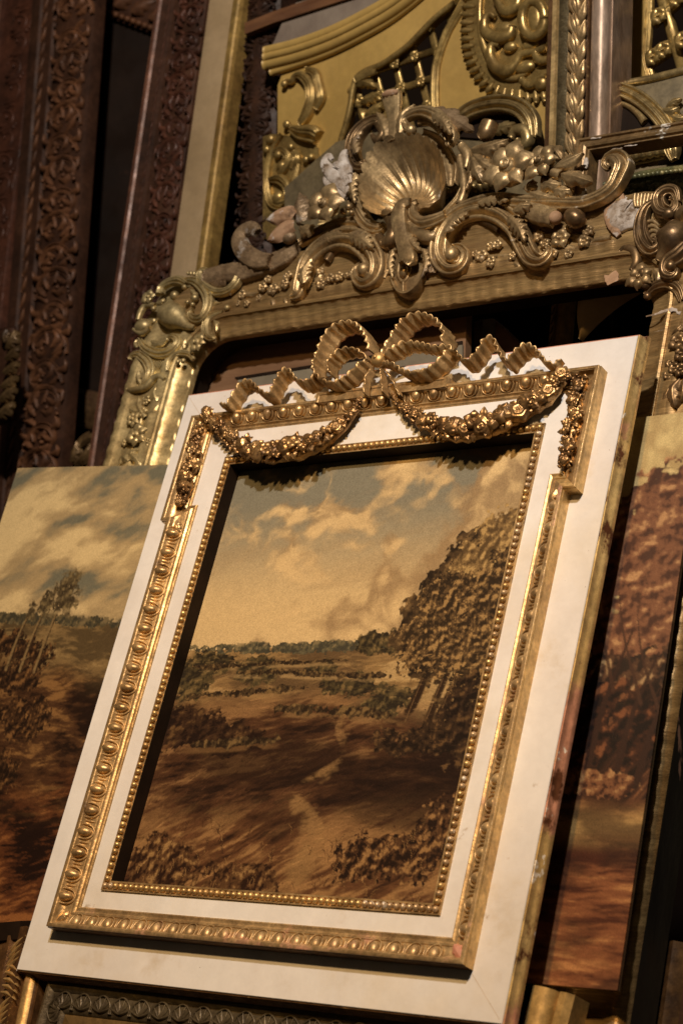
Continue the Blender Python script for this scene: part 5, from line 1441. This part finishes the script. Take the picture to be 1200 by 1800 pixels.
# gilt scrolls down the left side of the panel
for pts in ([(360, 640, 20), (410, 640, 26), (430, 600, 24), (480, 590, 34), (545, 660, 44), (560, 780, 48), (520, 900, 46), (470, 985, 30)], [(400, 1010, 30), (470, 1040, 60), (560, 1050, 74), (610, 1080, 60)], [(330, 1060, 20), (260, 1160, 26), (220, 1320, 28), (215, 1480, 30), (250, 1600, 34), (340, 1640, 30)],
            [(270, 1200, 26), (330, 1180, 36), (380, 1240, 40), (330, 1330, 50), (300, 1380, 30)], [(420, 1200, 40), (440, 1260, 50), (420, 1330, 30)], [(230, 1420, 26), (310, 1410, 46), (370, 1470, 40), (380, 1560, 40), (300, 1580, 50), (270, 1540, 30)], [(460, 1290, 26), (430, 1420, 40), (400, 1520, 36)], [(520, 540, 20), (590, 570, 34), (620, 660, 34), (640, 770, 34), (600, 860, 26)]):
    part('side_scroll', orel(ck, 4.5, pts, .008, .9, 'scroll', n=36), OCHRE_D, ov)
for x, y, r in ((370, 980, 36), (350, 660, 30), (300, 1220, 36), (400, 1160, 34), (330, 1310, 46), (300, 1560, 56), (560, 1240, 30), (240, 1100, 44), (210, 1180, 34), (520, 1260, 30)):
    part('boss', blob(ck, 4.5, x, y, r, r, r * .8, .012, plane=PO), OCHRE_D, ov)
part('side_panel', slab([(462, 420), (462, 240), (480, 235), (520, 240), (560, 260), (560, 420)], -.03, .004), OCHRE_D, ov, smooth=False)

# ================================================================ gilt frame with double arched crest behind the shell
PR = Plane((.5, 1.55, -.24), 12)
AR = material('brassy_gilding', alb(190, 154, 96), alb(132, 100, 56), 12, .68, .34, .2, 100, patches=[((.05, .03, .016, 1), 13, .60, .72)])
ra = thing('picture_frame', PR, 'gilt frame with arched crest and bead row behind the shell and flowers', 'picture frame')
def rrel(cf, s, pts, z0, hk=.9, sec='round', n=44, **k): return relief(cf, s, pts, z0, hk, sec, n, plane=PR, **k)
cz = crop(780, 0, 2.857)
c5 = crop(1050, 0, 5.143)
PANELG = material('drab_grey_gold_panel', alb(120, 98, 64), alb(98, 78, 50), 6, .15, .5, .2, 60)
def rslab(pts, z0, z1):
    P = PR.pts(pts, z1)[:, :2]; n = len(P)
    V = np.vstack([np.column_stack([P, np.full(n, z1)]), np.column_stack([P, np.full(n, z0)])])
    return V, [tuple(range(n))] + [(i, n + i, n + (i + 1) % n, (i + 1) % n) for i in range(n)]
part('panel', rslab([(500, 420), (500, 330), (590, 250), (640, 235), (820, 215), (935, 215), (960, 330), (1060, 300), (1230, 285), (1230, 420)], -.05, -.012), PANELG, ra, smooth=False)
part('panel', rslab([(1076, 150), (1110, 140), (1230, 112), (1230, 235), (1185, 235), (1130, 172)], -.05, -.008), material('drab_top_board', alb(132, 110, 76), alb(108, 88, 58), 6, .1, .5, .3, 60, patches=[(alb(84, 64, 42), 14, .58, .7)]), ra, smooth=False)
part('top_edge', rrel(one, 1, [(1080, 148, 6), (1140, 137, 6), (1215, 118, 6)], -.006, .8, 'round', n=10), AR, ra)
part('arch', rrel(cz, 2.857, [(30, 640, 34), (90, 570, 40), (170, 530, 42), (280, 512, 42), (370, 535, 42), (425, 600, 40), (440, 690, 30)], .006, .8, 'double', n=50, flip=True), AR, ra)
part('arch', rrel(c5, 5.143, [(80, 790, 56), (190, 800, 58), (330, 860, 60), (450, 950, 60), (560, 1070, 60), (640, 1200, 60), (660, 1330, 56)], .006, .7, 'double', n=50, flip=True), AR, ra)
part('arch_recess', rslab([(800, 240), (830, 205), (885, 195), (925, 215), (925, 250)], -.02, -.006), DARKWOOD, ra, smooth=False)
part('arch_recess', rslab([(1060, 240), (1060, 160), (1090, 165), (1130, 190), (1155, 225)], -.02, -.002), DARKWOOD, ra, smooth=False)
part('inner_roll', rrel(c5, 5.143, [(160, 920, 16), (260, 945, 24), (350, 1010, 30), (420, 1100, 36)], .0, .9, 'round', n=20), AR, ra)
part('scroll', rrel(cz, 2.857, [(330, 690, 18), (350, 650, 26), (395, 650, 28), (410, 700, 28), (380, 730, 24), (360, 700, 18)], .012, .9, 'round', n=26), AR, ra)
part('leaf', rleaf(cz, 2.857, [(230, 650), (290, 630), (350, 615)], 40, .008, .7, 3, plane=PR), AR, ra)
part('scroll', rrel(c5, 5.143, [(640, 1270, 60), (660, 1360, 56), (680, 1440, 30)], .016, .9, 'scroll', n=20), AR, ra)
for pts, w in (([(560, 990), (640, 1000), (720, 960)], 70), ([(600, 960), (680, 900), (740, 880)], 50), ([(640, 1040), (720, 1060), (790, 1040)], 60)):
    part('leaf', rleaf(c5, 5.143, pts, w, .004, .8, 3, plane=PR), AR, ra)
bmesh_ = motif_mesh('bead', ellipsoid(.0125, .0125, .0125, 12, 8), AR)
bc = part('bead_row', rrel(one, 1, [(1075, 284, 13), (1130, 272, 13), (1170, 263, 13)], -.010, .3, 'cove', n=12), AR, ra)
for k in range(8):
    q = PR.px(1080 + k * 12.3, 280 - k * 2.45, .004); place('bead', bmesh_, bc, (q[0], q[1], .002))
bc = part('bead_row', rrel(one, 1, [(560, 385, 12), (700, 352, 12), (890, 318, 12)], -.010, .3, 'cove', n=12), AR, ra)
for k in range(26):
    q = PR.px(590 + k * 11.5, 379 - k * 2.35, .004); place('bead', bmesh_, bc, (q[0], q[1], .002))
# greenish garland frame under it
PV = Plane((.8, 1.45, -.19), 6)
GREEN = material('verdigris_gilding', alb(120, 108, 62), alb(60, 58, 38), 24, .35, .4, .3, 120, patches=[(alb(176, 150, 90), 22, .58, .66)])
gv = thing('picture_frame', PV, 'greenish gilt frame edge with beads and leaf garland at the right', 'picture frame')
def vrel(pts, z0, hk=.9, sec='round', n=20): return relief(one, 1, pts, z0, hk, sec, n, plane=PV)
part('rail', vrel([(1060, 345, 22), (1130, 325, 22), (1230, 312, 22)], -.02, .5, 'cove'), GREEN, gv)
bgm = motif_mesh('bead', ellipsoid(.0062, .0062, .0062, 10, 6), GREEN)
for k in range(15):
    q = PV.px(1098 + k * 7.9, 311 - k * 1.05 + .06 * (k - 6) ** 2 * .5, 0); place('bead', bgm, gv, (q[0], q[1], -.004))
rs2 = random.Random(3)
for k in range(22):
    x = 1090 + k * 5.5; y = 336 - k * 1.1 + rs2.uniform(-9, 8); a = rs2.uniform(-1, 1)
    part('leaf', rleaf(one, 1, [(x, y), (x + 7, y - 4 * a), (x + 14, y - 8 * a)], rs2.uniform(6, 10), -.006, .9, 2, plane=PV), GREEN, gv)
for k in range(7): part('bud', blob(one, 1, 1095 + k * 16, 334 - k * 2 + rs2.uniform(-5, 6), 5, 5, 5, -.002, plane=PV), GREEN, gv)

# ================================================================ narrow gilt frame and the thin stripped frame at the upper right
PN = Plane((.75, 1.7, -.17), 19)
sn = Strip(PN, (963, 0), (956, 250), .25, .12)
fn = thing('picture_frame', PN, 'narrow gilt frame upright with laurel leaf band and pinkish half-round moulding', 'picture frame')
Y_ = lambda x: sn.d(x, 0)
NG = material('tarnished_gold_flat', alb(130, 108, 72), alb(100, 80, 50), 30, .35, .45, .8, 260)
PINKROLL = material('rubbed_pinkish_gilding', alb(176, 142, 112), alb(140, 100, 66), 10, .35, .34, .2, 80, patches=[(alb(150, 104, 56), 10, .55, .68)], stretch=(1, 1, .3))
part('dark_edge', sn.rail([(0, -.08), (0, .0), (Y_(966), .004), (Y_(973), .004)]), BROWNGOLD, fn, angle=35)
part('fillet', sn.rail([(Y_(973), .004), (Y_(975), .009), (Y_(982), .009), (Y_(984), .003)]), GOLD_BRIGHT, fn, angle=50)
part('stippled_flat', sn.rail([(Y_(984), .003), (Y_(985), .002), (Y_(1006), .002)]), NG, fn)
part('leaf_band_ground', sn.rail([(Y_(1006), .002), (Y_(1010), .006), (Y_(1020), .009), (Y_(1030), .007), (Y_(1034), .002), (Y_(1036), .006), (Y_(1039), .006), (Y_(1041), -.004)]), BROWNGOLD, fn, angle=40)
part('half_round', sn.rail([(Y_(1041), -.004)] + [(Y_(1057) - (Y_(1057) - Y_(1042)) * math.cos(a), .001 + .016 * math.sin(a)) for a in np.linspace(0, math.pi, 13)] + [(Y_(1073), -.004), (Y_(1075), -.004), (Y_(1075), -.08)]), PINKROLL, fn, angle=60)
LAU = motif_mesh('laurel_leaf', small_leaf(1.0, .30, .22, 1), GOLD)
s = -.12
k = 0
while s < sn.s(963, -30):
    for dx, a in ((-.10, .18), (.30, -.25), (-.42, .30)):
        q = sn.at(Y_(1021) + dx * .012, s + (0 if dx < 0 else .018)); place('laurel_leaf', LAU, fn, (q[0], q[1], .008), sn.ang + math.pi / 2 + a, (.050, .036, .030))
    s += .040

PT = Plane((.9, 1.45, -.085), 5)
ft = thing('picture_frame', PT, 'thin stripped gilt frame corner with chipped white gesso at the upper right', 'picture frame')
THIN = material('stripped_dull_gilding', alb(150, 114, 70), alb(112, 80, 46), 14, .35, .38, .3, 110, patches=[(alb(224, 204, 176), 15, .62, .66), (alb(84, 56, 32), 22, .6, .7)], stretch=(1, 1, 1))
co = PT.px(1016, 247)[:2]; rt = PT.px(1215, 213)[:2]; dn = PT.px(1003, 380)[:2]
tprof = [(0, -.03), (0, .006), (.003, .010), (.007, .010), (.009, .006), (.014, .0085), (.019, .011), (.023, .009), (.025, .004), (.028, .004), (.029, .000), (.029, -.03)]
exr = (rt - co) / np.linalg.norm(rt - co); exd = (dn - co) / np.linalg.norm(dn - co)
Pm = []
for (d_, z) in tprof:
    c_ = co + exr * d_ + exd * d_
    Pm.append([(*(rt + exd * d_), z), (*c_, z), (*(dn + exr * d_), z)])
Pm = np.array(Pm)
part('top_rail', grid(Pm[:, :2]), THIN, ft, angle=40)
part('side_rail', grid(Pm[:, 1:]), THIN, ft, angle=40)
CH = PLASTER
for (x, y, l, w) in ((1046, 242, 22, 1.8), (1084, 261, 20, .9), (1108, 255.5, 24, 1.0), (1172, 221, 12, 1.6)):
    part('gesso_chip', relief(one, 1, [(x - l / 2, y + 1.5, w * .3), (x - l / 5, y + .4, w), (x + l / 6, y, w * .5), (x + l / 3, y - .8, w * .9), (x + l / 2, y - 1.4, w * .2)], .009, .5, 'round', 16, plane=PT, wob=.35), PLASTER, ft)
part('gesso_chip', relief(one, 1, [(1029, 277, 2), (1028, 286, 4), (1025, 295, 3.5)], .009, .5, 'round', 10, plane=PT, wob=.3), PLASTER, ft)

# ================================================================ things seen through the mirror frame's opening
PS = Plane((.1, 1.15, -.185), 2)
BOARD = material('brown_backing_board', alb(140, 100, 66), alb(112, 76, 48), 7, 0, .6, .3, 60, stretch=(.5, 1, 4))
GREYW = material('grey_painted_strip', alb(134, 118, 92), alb(112, 96, 74), 9, 0, .6, .2, 60)
sb_ = thing('backing_board', PS, 'brown backing board with a grey strip inside the mirror frame opening', 'board')
def sslab(pl, pts, z0, z1):
    P = pl.pts(pts, z1)[:, :2]; n = len(P)
    V = np.vstack([np.column_stack([P, np.full(n, z1)]), np.column_stack([P, np.full(n, z0)])])
    return V, [tuple(range(n))] + [(i, n + i, n + (i + 1) % n, (i + 1) % n) for i in range(n)]
part('panel', sslab(PS, [(330, 760), (345, 600), (820, 535), (815, 690)], -.02, 0), BOARD, sb_, smooth=False)
part('strip', sslab(PS, [(424, 690), (418, 668), (812, 606), (812, 640)], .001, .006), GREYW, sb_, smooth=False)
part('groove', sslab(PS, [(418, 667), (412, 663), (812, 599), (812, 606)], .001, .003), DARKWOOD, sb_, smooth=False)
PQ = Plane((.6, 1.2, -.26), 8)
wb = thing('wood_block', PQ, 'grey wooden stretcher corner in the dark opening above the ribbon', 'wood block')
part('end_grain', sslab(PQ, [(832, 640), (833, 566), (847, 560), (852, 640)], -.05, .004), BOARD, wb, smooth=False)
part('face', sslab(PQ, [(848, 650), (848, 562), (866, 559), (866, 650)], -.05, .008), GREYW, wb, smooth=False)
part('side', sslab(PQ, [(866, 650), (866, 560), (914, 606), (914, 660)], -.05, .0), BOARD, wb, smooth=False)
PQ2 = Plane((.8, 1.25, -.30), 8)
gs = thing('picture_frame', PQ2, 'narrow gilt moulding standing in the dark opening below the bronzed rail', 'picture frame')
ss_ = Strip(PQ2, (974, 500), (962, 640), .25, .1)
ww = ss_.d(1000, 500)
part('rail', ss_.rail([(0, -.03), (0, .004), (ww * .3, .006), (ww * .34, .0), (ww * .5, .002), (ww * .65, .012), (ww * .85, .010), (ww, .002), (ww, -.03)]), OCHRE_GILT, gs, angle=40)
for k in range(12):
    q = ss_.at(ww * .16, k * .02); place('carved_twist', TW2, gs, (q[0], q[1], .004), ss_.ang, (ww * .26, .018, .02))
PQ3 = Plane((.9, 1.3, -.20), 10)
pap = thing('paper_sheet', PQ3, 'torn pale paper corner hanging in the dark opening at right', 'paper')
PAPER = material('aged_paper', alb(196, 160, 106), alb(176, 140, 90), 8, 0, .8, .1, 60)
pu = np.linspace(0, 1, 14)
edgeL = smooth_path(PQ3.pts([(985, 480), (998, 550), (1013, 593)])[:, :2], 14)
edgeR = smooth_path(PQ3.pts([(1110, 480), (1062, 530), (1013, 593)])[:, :2], 14)
Pp = np.array([[(*(edgeL[i] * (1 - t) + edgeR[i] * t), -.02 - .05 * (1 - i / 13) ** 1.5 + .015 * math.sin(math.pi * t)) for t in np.linspace(0, 1, 8)] for i in range(14)])
Vp, Fp = grid(Pp); Vb = Vp.copy(); Vb[:, 2] -= .0012
part('sheet', join((Vp, Fp), (Vb, [f[::-1] for f in Fp])), PAPER, pap)

# ================================================================ frames along the bottom
PBt = Plane((0, 0, -.030), 0)
fbt = thing('picture_frame', PBt, 'dark greenish brown frame with palmette border under the white frame', 'picture frame')
OLIVE = material('dark_olive_bronze', alb(92, 76, 52), alb(56, 43, 29), 14, .3, .42, .4, 130, patches=[(alb(140, 112, 70), 22, .64, .74)])
SIGHT = material('plain_bronzed_flat', alb(122, 92, 52), alb(96, 70, 38), 7, .3, .45, .1, 50)
tlx = PBt.px(88, 1722)[:2]; trx = PBt.px(905, 1806)[:2]
axx = (trx - tlx) / np.linalg.norm(trx - tlx); ayy = np.array([axx[1], -axx[0]])
axl = PBt.px(62, 1800)[:2] - tlx; axl /= np.linalg.norm(axl)
corners = [tlx - ayy * -.7, tlx + ayy * .7 + axx * .98, tlx + axx * .98, tlx]
corners[0] = tlx + ayy * .7
OPx = offset_polys([tuple(c) for c in corners], [1] * 4, [(0, -.06), (0, .0), (.004, .007), (.010, .009), (.016, .006), (.020, .001), (.026, .004), (.040, .004), (.050, .001), (.054, -.004)])
OPy = offset_polys([tuple(c) for c in corners], [1] * 4, [(.054, -.004), (.056, -.003), (.100, -.012), (.102, -.03)])
PAL = []
for a in (-70, -42, -15, 15, 42, 70):
    ca, sa = math.sin(math.radians(a)), math.cos(math.radians(a))
    PAL.append(leaf([(0, -.4), (ca * .35, -.4 + sa * .45), (ca * .62, -.4 + sa * .85)], .12, .14, 1, 10, 5, z=.02, depth=.1))
PAL.append(sweep(np.array([(-.5, -.45, 0, .05, .08), (-.46, .1, 0, .06, .1), (0, .52, 0, .06, .1), (.46, .1, 0, .06, .1), (.5, -.45, 0, .05, .08)]), 'round', 22))
PALM = motif_mesh('palmette', join(*PAL), OLIVE)
for i in range(4):
    j = (i + 1) % 4
    r = part('rail', edge_rail(OPx, i, j, 1, False), OLIVE, fbt, angle=40)
    part('sight_flat', edge_rail(OPy, i, j, 1, False), SIGHT, fbt, angle=40)
    if i in (2, 3):
        a, b = np.array(corners[i]), np.array(corners[j]); L = np.linalg.norm(b - a); d_ = (b - a) / L; nn = np.array([-d_[1], d_[0]])
        n_ = int((L - .09) / .042)
        for k in range(n_):
            q = a + d_ * (.05 + (L - .10) * k / (n_ - 1)) + nn * .034
            place('palmette', PALM, r, (q[0], q[1], .003), math.atan2(d_[1], d_[0]) + math.pi, (.040, .030, .03))

PLf = Plane((0, 0, -.010), 0)
flf = thing('picture_frame', PLf, 'bright gilt carved frame corner at the bottom left under the canvas', 'picture frame')
cL = crop(0, 1620, 7.5)
sl_ = Strip(PLf, (35, 1650), (4, 1800), .02, .3)
e = lambda x, y: sl_.d(*cL([(x, y)])[0])
part('rail', sl_.rail([(-.20, -.04), (-.20, -.012), (-.085, -.010), (-.080, -.004), (-.066, -.004), (-.060, -.010), (-.034, -.006), (-.030, 0), (-.024, 0), (-.020, -.006), (-.014, -.008), (.0, .004), (.016, .006), (.020, -.012), (.024, -.012), (.030, -.004), (.042, -.004), (.048, -.010), (.050, -.013), (.054, -.013), (.055, -.05)]), BROWNGOLD, flf, angle=35)
part('plain_band', sl_.rail([(.0215, -.0118), (.025, -.006), (.034, -.001), (.043, -.004), (.0475, -.0095)]), GOLD_BRIGHT, flf, angle=50)
part('gilt_line', sl_.rail([(-.078, -.004), (-.077, -.001), (-.073, -.001), (-.072, -.004)]), GOLD_BRIGHT, flf)
GL = motif_mesh('carved_leaf', leaf([(-.5, -.1), (-.1, .15), (.5, .25)], .20, .22, 1, 14, 7, z=0, depth=.1), GOLD_BRIGHT)
s = -.3; k = 0
while s < sl_.s(35, 1652):
    q = sl_.at(.004, s); place('carved_leaf', GL, flf, (q[0], q[1], .002), sl_.ang + (.5 if (k // 5) % 2 else -.6), (.040, .026, .030)); s += .0115; k += 1
part('top_rail', (np.array([(*sl_.at(-.2, sl_.s(35, 1650) + d_), z) for d_, z in ((0, -.04), (0, -.002), (.03, .006), (.045, -.04))] + [(*sl_.at(-.001, sl_.s(35, 1650) + d_), z) for d_, z in ((0, -.04), (0, -.002), (.03, .006), (.045, -.04))]), [(0, 1, 5, 4), (1, 2, 6, 5), (2, 3, 7, 6), (4, 5, 6, 7)]), DARKWOOD, flf, angle=30)

PBR = Plane((1.0, 0, -.07), 0)
fbr = thing('picture_frame', PBR, 'plain rounded gilt moulding under the reddish canvas at the bottom right', 'picture frame')
sr_ = Strip(PBR, (938, 1735), (918, 1810), .0, .3)
part('rail', sr_.rail([(0, -.04), (0, .0)] + [(.022 - .022 * math.cos(a), .018 * math.sin(a)) for a in np.linspace(0, math.pi, 10)] + [(.045, -.002), (.048, .006), (.060, .008), (.070, .0), (.072, -.04)]), material('smooth_worn_gold', alb(196, 152, 88), alb(166, 124, 66), 9, .35, .4, .1, 70, patches=[(alb(120, 82, 44), 60, .66, .72)]), fbr, angle=45)
PBS = Plane((1.15, 0, -.25), 3)
fbs = thing('picture_frame', PBS, 'brown worn frame end with a gold edge in the bottom right corner', 'picture frame')
sq_ = Strip(PBS, (1163, 1690), (1146, 1810), .03, .3)
part('rail', sq_.rail([(-.01, -.04), (0, .0), (.02, .012), (.04, .0), (.045, -.01), (.16, -.02), (.16, -.05)]), material('worn_brown_gold', alb(120, 86, 46), alb(60, 40, 24), 12, .3, .45, .3, 90), fbs, angle=45)
part('upper_end', sq_.rail([(.03, -.04), (.03, .0), (.12, .0), (.12, -.04)]), BROWN_SMOOTH, fbs, angle=30)

# patches on the mirror frame's outer side are the bare ground showing through
# ================================================================ the room behind
PW = Plane((0, 1.0, -1.15), 20)
wl = PW.W
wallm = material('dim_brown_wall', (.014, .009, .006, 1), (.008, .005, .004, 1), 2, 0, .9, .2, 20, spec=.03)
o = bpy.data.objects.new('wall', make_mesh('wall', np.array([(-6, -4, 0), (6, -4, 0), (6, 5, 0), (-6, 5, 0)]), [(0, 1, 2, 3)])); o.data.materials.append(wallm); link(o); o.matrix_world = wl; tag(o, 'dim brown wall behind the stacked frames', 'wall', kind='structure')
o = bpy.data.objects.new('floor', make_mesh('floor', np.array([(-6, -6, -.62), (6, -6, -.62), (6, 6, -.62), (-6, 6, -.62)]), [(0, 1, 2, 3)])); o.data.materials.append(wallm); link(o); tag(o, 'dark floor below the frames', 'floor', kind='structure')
